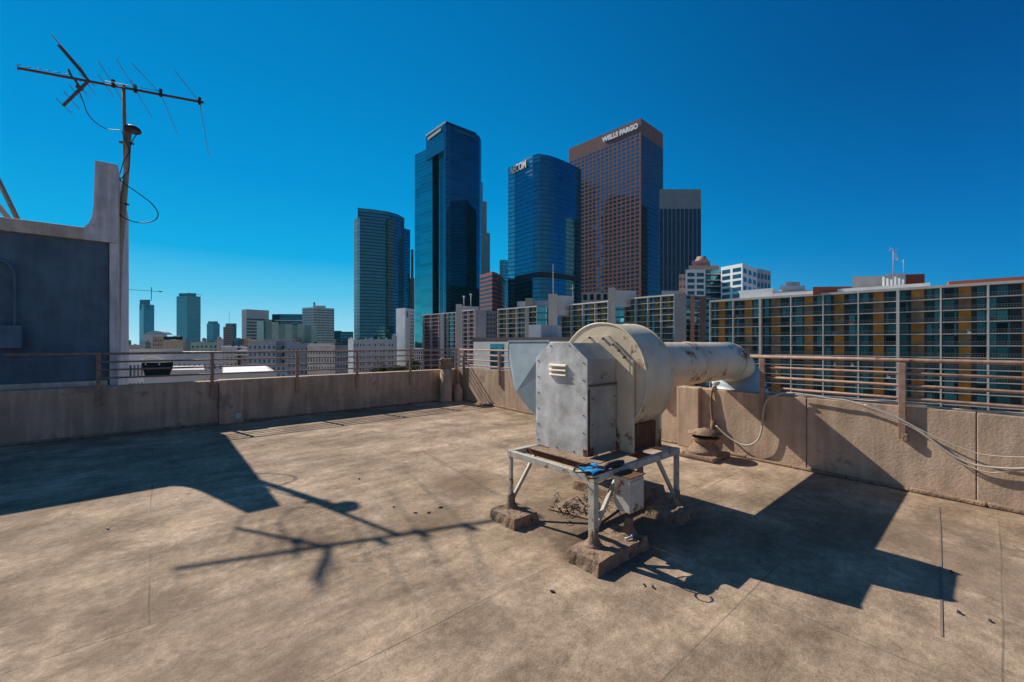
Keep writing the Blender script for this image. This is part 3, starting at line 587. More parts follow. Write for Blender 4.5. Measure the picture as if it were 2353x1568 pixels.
# ------------------------------------------------------------------ television antenna
def Z1(x, y): return (x * .2345, y * .2345 + 49)
def Z2(x, y): return (x * .2345, y * .2345 + 343)
ant = thing('tv_antenna', 'long rusty television antenna on a leaning mast beside the stair house', 'antenna', PX(266, 880, 7.75))
def boomz(x): return 6.64 + (x - 175) / (1995 - 175) * (-.14)
def AP(x, y, zref):
    u, v = Z1(x, y); z = boomz(zref); return PX(u, v, (z - EYE) * F / (V0 - v))
b0, b1 = AP(175, 463, 175), AP(1995, 800, 1995)
m = MB(); m.beam(b0, b1, .036, .036); m.build('boom', M_alu, ant)
for pts in ([(960, 390), (1110, 625), (1200, 790)], [(1140, 375), (1325, 675), (1485, 940)], [(1290, 415), (1575, 715), (1742, 1108)], [(1710, 485), (1955, 795), (2045, 1320)], [(960, 520), (1030, 622), (1110, 742)], [(1285, 575), (1330, 675), (1378, 765)], [(775, 515), (860, 580), (935, 645)]):
    m = MB(); m.tube([AP(x, y, pts[1][0]) for x, y in pts], .006, 6); m.build('element', M_alu, ant)
    if pts[0][1] < 500 or pts[0][0] == 1710:
        m = MB(); c = AP(*pts[1], pts[1][0]); m.beam(c - ZZ * .05, c + ZZ * .09, .06, .05); m.build('insulator', M_black, ant)
for x, y in ((175, 430), (272, 453), (370, 468), (465, 485), (560, 503), (655, 520)):
    m = MB(); c = AP(x, y, x); m.tube([c - Vector((.05, 0, 0)), c + Vector((.05, .0, 0))], .007, 6)
    if x == 175: m.tube([c, c - ZZ * .12], .006, 6)
    m.build('director', M_alu, ant)
Yc = AP(870, 585, 870).y
def P8(x, y, dy=0): return PX(*Z1(x, y), Yc + dy)
corner = P8(870, 585)
for e in ((575, 240), (618, 833)):
    m = MB(); m.beam(corner, P8(*e), .035, .035); m.build('reflector_arm', M_alu, ant)
m = MB(); m.tube([P8(510, 135), P8(720, 385), P8(860, 570)], .01, 6); m.build('element', M_alu, ant)
for x0, y0, x1, y1 in ((550, 760, 708, 912), (625, 690, 780, 865), (680, 630, 800, 770), (815, 675, 885, 760), (860, 620, 940, 728), (590, 235, 700, 365), (650, 310, 760, 440), (720, 380, 830, 520), (765, 420, 850, 540)):
    m = MB(); m.tube([P8(x0, y0, -.25), P8(x1, y1, .25)], .007, 6); m.build('reflector_rod', M_alu, ant)
m = MB(); m.tube([P8(670, 475), P8(700, 540), P8(750, 600), P8(765, 655)], .018, 6); m.tube([P8(725, 560), P8(780, 640)], .014, 6); m.beam(P8(765, 640), P8(795, 670), .07, .07); m.build('dipole', M_alu, ant)
for s in (-1, 1):
    m = MB(); m.tube([AP(1030, 600 + 12 * s, 1030), AP(1325, 660 + 18 * s, 1325), AP(1570, 705 + 14 * s, 1570)], .005, 5); m.build('phasing_line', M_alu, ant)
mt = [PX(*Z1(1212, 630), 8.13), PX(*Z1(1222, 1100), 8.06), PX(*Z1(1228, 1568), 8.0)]
m = MB(); m.tube(mt, [.028, .03, .03], 10); m.build('mast', M_mast, ant)
lowm = [PX(*Z1(1262, 1100), 8.1), PX(*Z1(1245, 1400), 8.03), PX(*Z2(1222, 420), 7.96), PX(*Z2(1190, 800), 7.9), PX(*Z2(1165, 1150), 7.85), PX(270, 711, 7.82), PX(265, 900, 7.8), PX(263, 1000, 7.8)]
m = MB(); m.tube(lowm, [.042, .044, .046, .048, .05, .05, .05, .05], 12); m.build('mast_foot', mat('mast_foot_paint', (.42, .31, .20), .65, var=.3, scale=8, rust=.3, rustcol=(.2, .11, .06), rscale=7), ant)
hd = PX(*Z1(1300, 1062), 8.12)
m = MB(); m.lathe(hd, [(.12, -.055), (.135, -.03), (.12, .02), (.08, .055), (.02, .07)], 18); m.build('weather_cap', M_black, ant)
m = MB(); m.beam(PX(*Z1(1170, 1188), 8.02), PX(*Z1(1310, 1205), 8.08), .03, .035); m.build('clamp', M_alu, ant)
m = MB(); m.beam(PX(*Z2(1110, 520), 8.0), PX(*Z2(1255, 545), 7.92), .05, .03); m.build('clamp', M_rust, ant)
m = MB(); m.beam(PX(*Z2(1090, 220), 8.3), PX(*Z2(1190, 520), 8.0), .09, .05); m.build('stay_bracket', M_rust, ant)
def acable(pts, r=.008, name='feed_cable'):
    m = MB(); m.tube(smooth(pts), r, 6); m.build(name, M_black, ant)
acable([P8(775, 690), P8(820, 800), P8(850, 890), P8(930, 990), PX(*Z1(1050, 1060), 8.1), PX(*Z1(1180, 1075), 8.06), PX(*Z1(1222, 1150), 8.0), PX(*Z1(1265, 1270), 7.95), PX(*Z1(1215, 1370), 7.92), PX(*Z1(1180, 1480), 7.92), PX(*Z2(1165, 260), 7.92)])
acable([PX(*Z1(1350, 1095), 8.05), PX(*Z1(1290, 1190), 7.96), PX(*Z1(1270, 1300), 7.94), PX(*Z1(1262, 1450), 7.93), PX(*Z2(1230, 250), 7.9), PX(*Z2(1175, 300), 7.9)])
acable([PX(*Z2(x, y), 7.82) for x, y in ((1165, 285), (1215, 340), (1350, 430), (1480, 530), (1545, 620), (1535, 680), (1480, 713), (1400, 724), (1290, 708), (1190, 655), (1135, 580), (1112, 480), (1130, 380), (1160, 290))], .009, 'cable_loop')

# ================================================================== THE CITY
def CH(u, v, H):                                                  # corner of a roof H metres above the eye, seen at (u, v)
    Y = F * H / (V0 - v); return Vector(((u - U0) / F * Y, Y, 0))
def CY(u, Y): return Vector(((u - U0) / F * Y, Y, 0))
M_glass = mat('window_glass', (.02, .035, .05), .12, var=.5, scale=.3, spec=.8)
M_gblue = mat('window_glass_blue', (.03, .12, .17), .1, metal=.4, var=.5, scale=.25)
M_roof = mat('flat_roof', (.30, .28, .25), .95, var=.3, scale=.2)
def wall(name, c, v=.14, **k): return mat(name, tuple(min(.82, x * 1.25) for x in c), .88, var=v, scale=k.pop('scale', .12), spec=.2, **k)
def backed(front, depth, squeeze=.97):
    """front: visible corners left to right (xy); adds rear corners further from the eye"""
    l, r = front[0], front[-1]
    def away(p, s): d = Vector((p.x, p.y, 0)).normalized(); return p + d * depth
    bl, br = away(l, 1), away(r, -1); mid = (bl + br) / 2
    return list(front) + [mid + (br - mid) * squeeze, mid + (bl - mid) * squeeze]
def pr_(m, poly, z0, z1): m.prism([Vector((p.x, p.y, z0)) for p in poly], ZZ * (z1 - z0)); return m
def bld(name, label, cat, front, H, m_, depth=25, z0=GZ + .01, group=None, part='walls', squeeze=.97, parapet=0):
    c = sum(front, Vector()) / len(front); t = thing(name, label, cat, (c.x, c.y, GZ), group)
    poly = backed(front, depth, squeeze); m = MB(); pr_(m, poly, z0, EYE + H); m.build(part, m_, t)
    if parapet:
        m = MB(); ce = sum(poly, Vector()) / len(poly); pr_(m, [ce + (p - ce) * 1.004 for p in poly], EYE + H - .0, EYE + H + parapet); m.build('roof_edge', M_roof, t)
    return t
def wins(t, p, q, z0, z1, nx, nz, fx=.55, fz=.5, m_=None, off=.12, name='window', proud=.08, skip=None, cap=100):
    """nx x nz windows on the wall from p to q (left to right as seen)"""
    d = (q - p); L_ = d.length; d = d.normalized(); n = Vector((d.y, -d.x, 0))
    if n.dot(p) > 0: n = -n
    items = []; sx = L_ / nx; sz = (z1 - z0) / nz
    for i in range(nx):
        for j in range(nz):
            if skip and skip(i, j): continue
            c = p + d * (sx * (i + .5)); zc = z0 + sz * (j + .5); w2, h2 = sx * fx / 2, sz * fz / 2
            a, b = c - d * w2, c + d * w2; m = MB()
            m.box8([Vector((*x.xy, zc - h2)) for x in (a + n * proud, b + n * proud, b - n * .05, a - n * .05)] + [Vector((*x.xy, zc + h2)) for x in (a + n * proud, b + n * proud, b - n * .05, a - n * .05)])
            items.append((Vector((c.x, c.y, zc)), m))
    return limited(items, name, m_ or M_glass, t, cap=cap)
def strips(t, p, q, z0, z1, n_, f=.5, m_=None, proud=.1, vertical=False, name='window_band'):
    d = (q - p); L_ = d.length; d = d.normalized(); n = Vector((d.y, -d.x, 0))
    if n.dot(p) > 0: n = -n
    items = []
    for i in range(n_):
        if vertical:
            c0 = p + d * (L_ * (i + .5 - f / 2) / n_); c1 = p + d * (L_ * (i + .5 + f / 2) / n_); za, zb = z0, z1
        else:
            c0, c1 = p + d * L_ * .01, q - d * L_ * .01; s_ = (z1 - z0) / n_; za = z0 + s_ * (i + .5 - f / 2); zb = z0 + s_ * (i + .5 + f / 2)
        m = MB(); m.box8([Vector((*x.xy, za)) for x in (c0 + n * proud, c1 + n * proud, c1 - n * .05, c0 - n * .05)] + [Vector((*x.xy, zb)) for x in (c0 + n * proud, c1 + n * proud, c1 - n * .05, c0 - n * .05)])
        items.append((Vector((c0.x, c0.y, za)), m))
    return limited(items, name, m_ or M_glass, t)
def text(s_, p, q, z, h, m_, t, name='sign_lettering', thick=.3, proud=.5, bold=0):
    """raised letters along the wall from p to q"""
    cu = bpy.data.curves.new(name, 'FONT'); cu.body = s_; cu.extrude = thick; cu.offset = bold; cu.align_x = 'LEFT'
    o = bpy.data.objects.new(name, cu); COL.objects.link(o); bpy.context.view_layer.update()
    w_, hh_ = o.dimensions.x, o.dimensions.y
    me = o.to_mesh(); vs = [v.co.copy() for v in me.vertices]; fs = [tuple(f.vertices) for f in me.polygons]; o.to_mesh_clear(); bpy.data.objects.remove(o)
    xs = [v.x for v in vs]; ys = [v.y for v in vs]; x0, x1, y0, y1 = min(xs), max(xs), min(ys), max(ys)
    d = (q - p); L_ = d.length; d = d.normalized(); n = Vector((d.y, -d.x, 0))
    if n.dot(p) > 0: n = -n
    m = MB(); m.add([p + d * ((v.x - x0) / (x1 - x0) * L_) + ZZ * (z + (v.y - y0) / (y1 - y0) * h) + n * (proud + v.z) for v in vs], fs)
    return m.build(name, m_, t)

# ---- downtown towers
c_teal = curtain('teal_curtain', (.10, .42, .50), 3.9, 1.6, .28, (.02, .06, .07))
c_dteal = curtain('dark_curtain', (.06, .23, .30), 3.9, 1.6, .30, (.012, .03, .04))
c_blue = curtain('blue_curtain', (.045, .21, .31), 3.9, 1.5, .22, (.015, .07, .12), wob=.015)
c_lblue = curtain('pale_blue_curtain', (.14, .52, .62), 3.9, 1.5, .25, (.04, .17, .22))
c_navy = curtain('navy_reflect_curtain', (.035, .15, .22), 4.0, 60, .02, (.01, .04, .07), wob=.004, vline=False)  # dark tint stands in for a dark building mirrored in this face
c_black = curtain('black_curtain', (.02, .05, .075), 4.0, 40, .02, (.005, .012, .02), wob=.004, vline=False)
M_white = wall('white_paint', (.66, .65, .63)); M_wgrey = wall('warm_grey', (.50, .455, .40)); M_ltgrey = wall('light_grey', (.50, .50, .50))
M_edge = mat('metal_edge', (.25, .45, .5), .4, metal=.5)
# far left tower of the cluster: curved glass front, notched top
H = 160
f = [CH(822, 483, H), CH(858, 486.5, H), CH(892, 491.5, H), CH(915, 498, H), CH(929, 506, H)]
t = bld('glass_tower', 'dark teal glass tower with a curved roofline, left of the tallest tower', 'tower', f, H, c_dteal, 40)
p0 = CY(813.5, 505); p1 = CY(822, 500)
m = MB(); pr_(m, [p0, CY(826.5, 497), CY(826.5, 520), CY(814, 530)], GZ, EYE + 150); m.build('side_bay', curtain('pale_side_reflect', (.30, .46, .48), 3.9, 40, .3, (.16, .25, .27), rough=.35, metal=.3, vline=False), t)  # pale, duller tint stands in for the bright reflection on this side
m = MB(); pr_(m, [CY(929, 540), CY(942.5, 548), CY(942.5, 575), CY(929, 570)], GZ, EYE + 149); m.build('side_bay', c_dteal, t)
m = MB(); pr_(m, [f[0] - Vector((0, 1, 0)), f[1] - Vector((0, 1, 0)), f[2] - Vector((0, 1, 0)), f[3] - Vector((0, 1, 0)), f[4] - Vector((0, .8, 0)), f[4] + Vector((0, 2, 0)), f[2] + Vector((0, 2, 0)), f[0] + Vector((0, 2, 0))], EYE + H - .5, EYE + H + 2.2); m.build('roof_fin', c_teal, t)
m = MB(); pr_(m, [CH(887, 491, H) - Vector((0, .6, 0)), CH(891, 491.5, H) - Vector((0, .6, 0)), CH(891, 491.5, H), CH(887, 491, H)], GZ, EYE + H - 8); m.build('shade_strip', c_black, t)  # black strip laid proud of the glass, painting in a shaded recess
# tallest glass tower with notched left corner
H = 222
ap = CH(1025, 282, H); core = [CH(1009, 293, H), CH(1020, 285.5, H), ap, CH(1033, 285, H)]
t = thing('glass_tower', 'tallest teal and navy glass tower with stepped notches and a pale roof rim', 'tower', (ap.x, ap.y, GZ))
right = [CH(1041, 288.3, H), CH(1070, 299, H), CH(1095, 309, H), CH(1102, 315, H), CH(1106, 323, H)]
Yb = 500
m = MB(); pr_(m, [CH(1020, 285.5, H), ap, right[0]] + right[1:] + [CY(1106, Yb), CY(1020, Yb)], GZ, EYE + H); m.build('walls', c_navy, t)
m = MB(); pr_(m, [CY(979, 447), CH(1020, 285.5, H) + Vector((-.02, .8, 0)), CY(1019.8, Yb - 2), CY(981, Yb - 2)], EYE + 196, EYE + H - 1); m.build('upper_bay', curtain('upper_teal', (.05, .26, .30), 4, 50, .015, (.03, .16, .19), wob=.004, vline=False), t)
m = MB(); pr_(m, [CY(953, 462), CY(993, 442), CY(993.4, 470), CY(955, 490)], GZ, EYE + 209); m.build('corner_bay', curtain('sky_reflect_teal', (.09, .36, .38), 4, 50, .015, (.05, .22, .24), wob=.003, vline=False), t)  # lighter teal tint stands in for sky mirrored in this bay
m = MB(); pr_(m, [CY(993.4, 455), CY(1009, 447), CY(1009.4, 480), CY(994, 484)], GZ, EYE + 206); m.build('corner_bay', c_black, t)
m = MB(); pr_(m, [CY(1009.4, 436), CY(1019.8, 429), CY(1019.8, 470), CY(1010, 474)], GZ, EYE + 217); m.build('corner_bay', curtain('dark_teal_bay', (.02, .11, .15), 4, 50, .015, (.01, .06, .08), wob=.003, vline=False), t)
m = MB(); pr_(m, [CH(1026, 282.5, H) - Vector((0, .5, 0)), CH(1035, 285.6, H) - Vector((0, .5, 0)), CH(1035, 285.6, H), CH(1026, 282.5, H)], GZ, EYE + H - 3); m.build('corner_strip', c_blue, t)
d = Vector((0, 1.2, 0)); tl = CY(979, 446.5); tr = CH(1024.5, 282.3, H)
m = MB(); pr_(m, [tl - d, tr - d, tr + d, tl + d], EYE + H - .5, EYE + H + 1.0); m.build('roof_rim', wall('rim_teal', (.28, .38, .40)), t)
m = MB(); pr_(m, [CH(1025.5, 282, H) - d, right[2] - d, right[2] + d, CH(1025.5, 282, H) + d], EYE + H - .4, EYE + H + .8); m.build('roof_rim', c_blue, t)
strips(t, CY(984, 444.5) - Vector((0, 1.5, 0)), CH(1014, 289, H) - Vector((0, 1.5, 0)), EYE + H - 6.2, EYE + H - 3.6, 14, .45, mat('roof_sign', (.25, .36, .40), .5), .5, True, 'sign_letter')
strips(t, CH(1044, 289.5, H) - Vector((0, 1, 0)), CH(1090, 307, H) - Vector((0, 1, 0)), EYE + H - 6, EYE + H - 4.2, 16, .4, mat('roof_sign_dim', (.07, .16, .22), .5), .8, True, 'sign_letter')
# stepped pale tower behind
t = thing('stepped_tower', 'slim stepped grey tower peeking out behind the tallest tower', 'tower', (*CY(1110, 640).xy, GZ))
for u0, u1, v, m_ in ((1085, 1109.5, 417, c_dteal), (1085, 1118.5, 461, c_dteal), (1085, 1126, 534, c_dteal)):
    Y = 640 - (u1 - 1109) * .8; Hh = (V0 - v) / F * Y; m = MB(); pr_(m, [CY(u0, Y), CY(u1, Y + 6), CY(u1, Y + 30), CY(u0, Y + 30)], GZ, EYE + Hh); m.build('tier', curtain('granite_curtain', (.18, .32, .36), 4.2, 3.2, .45, (.16, .24, .25), rough=.3, metal=.4), t)
# red granite building
H = 62; f = [CH(1102.5, 633, H), CH(1131, 624.5, H), CH(1142, 628, H), CH(1152, 635, H), CH(1160, 646, H), CH(1163, 655, H)]
t = bld('red_granite_building', 'brick red office block with dark window bands and a rounded right corner', 'building', f, H, wall('red_granite', (.22, .075, .07)), 30)
strips(t, f[0], f[1], EYE - 20, EYE + H - 2, 22, .45)
for a, b in zip(f[1:], f[2:]): strips(t, a, b, EYE - 20, EYE + H - 2, 22, .45, mat('red_dark_glass', (.05, .02, .025), .3))
# teal block behind
f = [CY(1148, 560), CY(1157, 556), CY(1172, 564)]; t = bld('teal_office_block', 'small pale teal office block half hidden between the red block and the blue tower', 'building', f, (V0 - 599) / F * 560, curtain('striped_teal', (.14, .50, .55), 4, 40, .45, (.05, .25, .3), vline=False, rough=.3), 30)
# blue tower with bowed front
H = 165
f = [CH(1167.5, 386, H), CH(1183, 381.5, H), CH(1203, 371, H), CH(1224, 360, H), CH(1241, 355, H), CH(1260, 357.5, H), CH(1277, 362.5, H), CH(1300, 372, H), CH(1320, 381.5, H), CH(1335.5, 390, H)]
t = bld('blue_glass_tower', 'bright blue glass tower with a bowed front, sloping crown and a dark band low down', 'tower', f, H, c_blue, 30)
m = MB(); pr_(m, [f[0] - Vector((.02, .4, 0)), f[1] - Vector((0, .4, 0)), f[1] + Vector((0, 2, 0)), f[0] + Vector((0, 2, 0))], GZ, EYE + H - .5); m.build('side_bay', c_lblue, t)
for a, b in zip(f[1:], f[2:]):
    m = MB(); o = Vector((0, -.6, 0)); zb = EYE + 57.5
    m.box8([Vector((*(x + y).xy, z)) for z in (zb, zb + 4.6) for x, y in ((a, o), (b, o), (b, -o), (a, -o))]); m.build('dark_band', M_dark, t)
m = MB(); a, b = f[1] + Vector((0, -.6, 0)), f[3] + Vector((0, -.6, 0)); text('AECOM', f[0] + Vector((2.0, -.9, 0)), CH(1209, 367.5, H) + Vector((0, -.9, 0)), EYE + H - 7.5, 7.0, mat('sign_pale', (.85, .74, .62), .5), t, 'sign_lettering', .3, .2, .015)
m = MB(); pr_(m, [f[2] - Vector((0, .3, 0)), f[3] - Vector((0, .3, 0)), f[4] - Vector((0, .3, 0)), f[4] + Vector((0, 2, 0)), f[2] + Vector((0, 2, 0))], EYE + H - 6, EYE + H + .6); m.build('crown', c_teal, t)
# brown granite tower with lettering
H = 219; L_, C_, R_ = CH(1307, 343, H), CH(1473, 272, H), CH(1523.5, 308, H)
t = bld('brown_granite_tower', 'tall brown granite tower with a sharp corner, square windows and white lettering', 'tower', [L_, C_, R_], H, wall('brown_granite', (.175, .088, .078)), 40, squeeze=.9)
wins(t, L_ + (C_ - L_) * .015, C_ - (C_ - L_) * .02, EYE + 5, EYE + H - 14, 17, 48, .62, .55, curtain('square_window', (.10, .22, .34), 4.35, 400, 0, rough=.05, wob=.03, vline=False, metal=.8), proud=.1)
d = (R_ - C_).normalized(); n = Vector((d.y, -d.x, 0)); m = MB()
pr_(m, [C_ + d * .3 + n * .25, R_ - d * .3 + n * .25, R_ - d * .3, C_ + d * .3], GZ, EYE + H - 16); m.build('glazed_side', curtain('side_glass', (.05, .16, .22), 4.35, 2.4, .42, (.10, .055, .055), rough=.12, wob=.02, lines=.22, metal=.85), t)
text('WELLS FARGO', L_ + (C_ - L_) * .505, C_ - (C_ - L_) * .03, EYE + H - 9.2, 5.4, mat('sign_white', (.88, .86, .84), .5), t, 'sign_lettering', .4, .8, .05)
# dark tower with pale ribs
H = 140; f = [CH(1515, 435.5, H), CH(1611, 435.5, H)]
t = bld('ribbed_tower', 'dark tower with pale vertical ribs and a plain grey top, right of the brown tower', 'tower', f, H, wall('ribbed_top', (.19, .20, .21)), 40, squeeze=1)
strips(t, f[0], f[1], GZ, EYE + H - 18, 10, .78, curtain('rib_glass', (.03, .06, .11), 4, 60, .02, (.01, .02, .03), wob=.01, vline=False), .2, True, 'glass_bay')

# ---- hotel with emblem, thin spire building
t = bld('hotel_tower', 'slim white hotel slab with a teal oval emblem near its roof', 'building', [CY(910, 330), CY(931, 322), CY(951.5, 336)], (V0 - 709) / F * 325, M_white, 14, squeeze=.8)
e0 = CY(934, 323.5); e1 = CY(940.5, 327); m = MB(); pts = []; dd = (CY(951.5, 336) - CY(931, 322)).normalized(); cc = CY(931, 322) + dd * 3.2 + Vector((dd.y, -dd.x, 0)) * .08
m.prism([cc + dd * (1.1 * math.cos(2 * math.pi * k / 16)) + ZZ * (EYE + 22.4 + 2.6 * math.sin(2 * math.pi * k / 16)) for k in range(16)], Vector((dd.y, -dd.x, 0)) * .2); m.build('emblem', mat('emblem_teal', (.01, .22, .28), .5), t)
wins(t, CY(942, 329.5), CY(951, 335.6), GZ, EYE + 26, 2, 24, .55, .5)
t = bld('ornate_tower', 'slender pale carved stone tower squeezed between two glass towers', 'building', [CY(942.5, 560), CY(952.5, 560)], (V0 - 640) / F * 560, wall('carved_stone', (.40, .36, .32), .4, scale=.25, streak=.3), 14)
m = MB(); pr_(m, [CY(944, 558), CY(950.5, 558), CY(950.5, 566), CY(944, 566)], EYE + 80, EYE + (V0 - 575) / F * 560); m.build('upper_stage', MATS['carved_stone'], t)
t = bld('low_annexe', 'low white annexe with window rows at the foot of the hotel slab', 'building', [CY(951, 300), CY(972, 300)], -4, M_ltgrey, 14); wins(t, CY(951, 300), CY(972, 300), GZ, EYE - 5, 4, 9)

# ---- far buildings on the left
def simple(name, label, us, v, Y, m_, depth=20, wn=None, wm=None, cat='building', vs=None, f2=(.6, .55), band=False, parapet=0, group=None):
    pts = [CY(u, Y if not isinstance(Y, (list, tuple)) else Y[i]) for i, u in enumerate(us)]
    Y0 = Y if not isinstance(Y, (list, tuple)) else min(Y); H_ = (V0 - v) / F * Y0
    t = bld(name, label, cat, pts, H_, m_, depth, parapet=parapet, group=group)
    if wn:
        for i, (nx, nz) in enumerate(wn):
            if nx == 0: continue
            if band: strips(t, pts[i], pts[i + 1], GZ + 2, EYE + H_ - band, nz, f2[1], wm)
            else: wins(t, pts[i], pts[i + 1], max(GZ + 2, EYE + H_ - nz * 3.6 - 1.5), EYE + H_ - 1.5, nx, nz, f2[0], f2[1], wm)
    return t
c_far = curtain('far_teal', (.10, .34, .40), 3.6, 2.4, .3, (.05, .14, .17), rough=.3, metal=.6)
t = simple('distant_tower', 'slim distant glass tower topped by a crane, nearest to the stair house', [320, 330, 354.5], 700, [1250, 1240, 1262], c_far, 40, cat='tower')
m = MB(); pr_(m, [CY(321, 1245), CY(345, 1245), CY(345, 1270), CY(321, 1270)], EYE + 100, EYE + (V0 - 690) / F * 1250); m.build('top_floors', c_dteal, t)
cr = thing('tower_crane', 'tower crane with a long level jib above the slim distant tower', 'crane', (*CY(348, 1265).xy, EYE + 120))
def cz(v, Y): return EYE + (V0 - v) / F * Y
M_crane = mat('crane_steel', (.05, .07, .08), .7)
m = MB(); m.beam(PX(347.5, 692, 1262), PX(348, 661, 1262), 1.3); m.build('mast', M_crane, cr)
m = MB(); m.beam(PX(284, 665.5, 1262), PX(348, 669.5, 1262), 1.2); m.build('jib', M_crane, cr)
m = MB(); m.beam(PX(348.3, 669.7, 1262), PX(372, 671, 1262), 1.3); m.build('counter_jib', M_crane, cr)
m = MB(); m.beam(PX(366, 670.8, 1262), PX(372, 671.2, 1262), 3); m.build('counterweight', M_crane, cr)
t = simple('distant_tower', 'broad unfinished green glass tower with tiny roof cranes', [405.5, 430, 461], 681, [1150, 1140, 1155], c_far, 45, cat='tower')
m = MB(); pr_(m, [CY(411, 1152), CY(450, 1152), CY(450, 1180), CY(411, 1180)], EYE + 120, cz(674.5, 1150)); m.build('top_floors', c_dteal, t)
cr = thing('roof_crane', 'small crane sticking out over the broad green tower', 'crane', (*CY(448, 1150).xy, EYE + 120))
m = MB(); m.beam(PX(430, 673.5, 1148), PX(452, 676.5, 1148), .9); m.build('jib', M_crane, cr)
m = MB(); m.beam(PX(448, 677, 1148), PX(464.5, 679, 1148), .9); m.build('counter_jib', M_crane, cr)
m = MB(); m.beam(PX(450, 685, 1148), PX(450, 675.5, 1148), 1.4); m.build('mast', M_crane, cr)
t = simple('distant_tower', 'small pale green glass block with a stepped top in the distance', [475, 490, 505], 744, [900, 895, 905], c_far, 30)
m = MB(); pr_(m, [CY(478, 905), CY(501, 905), CY(501, 915), CY(478, 915)], EYE + 30, cz(739, 900)); m.build('top_floors', c_far, t)
t = simple('distant_tower', 'old brown stone office tower with a thin mast and a blue wing behind', [513, 535], 752, [700, 702], wall('brown_stone', (.24, .16, .13)), 20, [(8, 8)])
m = MB(); pr_(m, [CY(518, 705), CY(533, 705), CY(533, 712), CY(518, 712)], EYE + 20, cz(746, 700)); m.build('attic', MATS['brown_stone'], t)
m = MB(); m.beam(PX(527, 748, 705), PX(527, 717, 705), .35); m.build('mast', M_crane, t)
t = simple('distant_tower', 'blue glass wing rising behind the old brown tower', [519, 543.5], 744, 740, c_dteal, 20)
t = simple('office_block', 'pale concrete office tower with horizontal dark window bands', [555.5, 566, 618], 711.5, [610, 600, 622], wall('concrete', (.36, .36, .36)), 30, [(0, 0), (1, 16)], None, band=12, f2=(.6, .5))
for k in range(14):
    pass
t = simple('office_block', 'dark flat topped office block with a thin white cornice line', [625, 644, 698], 722.5, [640, 636, 640], c_dteal, 30)
m = MB(); pr_(m, [CY(631, 630), CY(698, 634), CY(698, 637), CY(631, 633)], cz(738, 634), cz(736.7, 634)); m.build('cornice', M_white, t)
g1, g2 = curtain('green_flats', (.16, .34, .32), 3.2, 3.2, .35, (.22, .26, .22), rough=.4, metal=.35), curtain('pale_green_flats', (.30, .52, .48), 3.2, 2.2, .35, (.40, .42, .34), rough=.4, metal=.3)
t = simple('apartment_complex', 'long pale green apartment complex with ribbed bays and stepped roofs', [590, 606], 738, [520, 515], g2, 25)
for u0, u1, v, m_ in ((606, 625, 735, g1), (625, 640, 741, g2), (640, 655, 746, g1), (655, 672, 746, g2), (672, 684, 748, g1), (684, 700, 746, g2), (700, 715, 748, g1), (715, 728, 748, g2)):
    m = MB(); pr_(m, [CY(u0, 518), CY(u1, 520), CY(u1, 540), CY(u0, 540)], GZ, cz(v, 519)); m.build('bay', m_, t)
t = simple('hotel_block', 'white gridded high rise with a fin on its roof, right of the green flats', [694.5, 721, 768], 707, [590, 580, 600], wall('grid_white', (.48, .46, .44)), 30, [(9, 20), (16, 20)], None, f2=(.6, .5))
m = MB(); pr_(m, [CY(719, 590), CY(748, 592), CY(748, 600), CY(719, 600)], EYE + 40, cz(703, 590)); m.build('penthouse', MATS['grid_white'], t)
m = MB(); m.beam(PX(722.5, 704, 590), PX(722, 695.5, 590), 3, 1); m.build('roof_fin', c_dteal, t)
t = simple('office_block', 'low dark teal block far behind at the foot of the glass tower', [768, 785], 761, 560, c_dteal, 20)
t = simple('office_block', 'wide dark block with faint columns between the grid tower and glass tower', [782, 812], 763, 530, c_dteal, 20)
t = simple('domed_hall', 'distant hall with a low pale blue curved roof', [328, 384], 770, 700, wall('hall_wall', (.42, .44, .46)), 30)
m = MB(); pts = [CY(330 + 52 * k / 8, 698) for k in range(9)]
m.prism([Vector((p.x, p.y, cz(770 - 9 * math.sin(math.pi * k / 8) ** .6, 698))) for k, p in enumerate(pts)], Vector((0, 14, 0))); m.build('roof', mat('hall_roof', (.30, .42, .50), .5), t)
low = [
 ('pale pink low block far left beside the stair house', [268, 322], 793, 360, (.42, .33, .30), (9, 3)),
 ('tan block with a roof terrace left of the centre of the low rooftops', [351, 377], 774, 330, (.40, .31, .22), (5, 4)),
 ('wide tan block carrying dark roof machinery', [375, 421], 782, 310, (.42, .30, .21), (0, 0)),
 ('pale green painted block with a blank wall', [438, 500], 787, 300, (.30, .42, .36), (6, 4)),
 ('narrow pink block behind the white corner building', [498, 514], 779, 290, (.42, .30, .27), (3, 5)),
 ('white corner building with few square windows', [508, 546], 797, 230, (.60, .56, .53), (4, 6)),
 ('grey block with dark terraces and ledges', [545, 568], 799, 240, (.34, .34, .35), (2, 6)),
 ('orange tinted small block behind the tan parapet', [560, 584], 780, 420, (.46, .26, .17), (4, 2)),
 ('broad grey blue warehouse wall with a tan cornice', [570, 668], 784, 215, (.30, .33, .38), (9, 5)),
 ('grey blue wall sloping in shade right of the tan cornice', [660, 718], 790, 200, (.25, .29, .35), (6, 6)),
 ('white and tan apartment building with rows of dark windows', [706, 770], 794, 190, (.52, .46, .40), (10, 8)),
 ('blue grey block with dark window columns beside the tan building', [767, 800], 793, 195, (.30, .33, .38), (5, 7)),
 ('bright white small rooftop room above the blue grey block', [800, 816], 779, 260, (.68, .67, .66), (0, 0)),
 ('wide pale grey apartment block with twin shafts below the glass tower', [812, 905], 780.5, 240, (.46, .45, .44), (14, 8)),
 ('dark low building between the pale block and the hotel slab', [900, 912], 772, 300, (.10, .13, .16), (0, 0)),
]
BL = {}
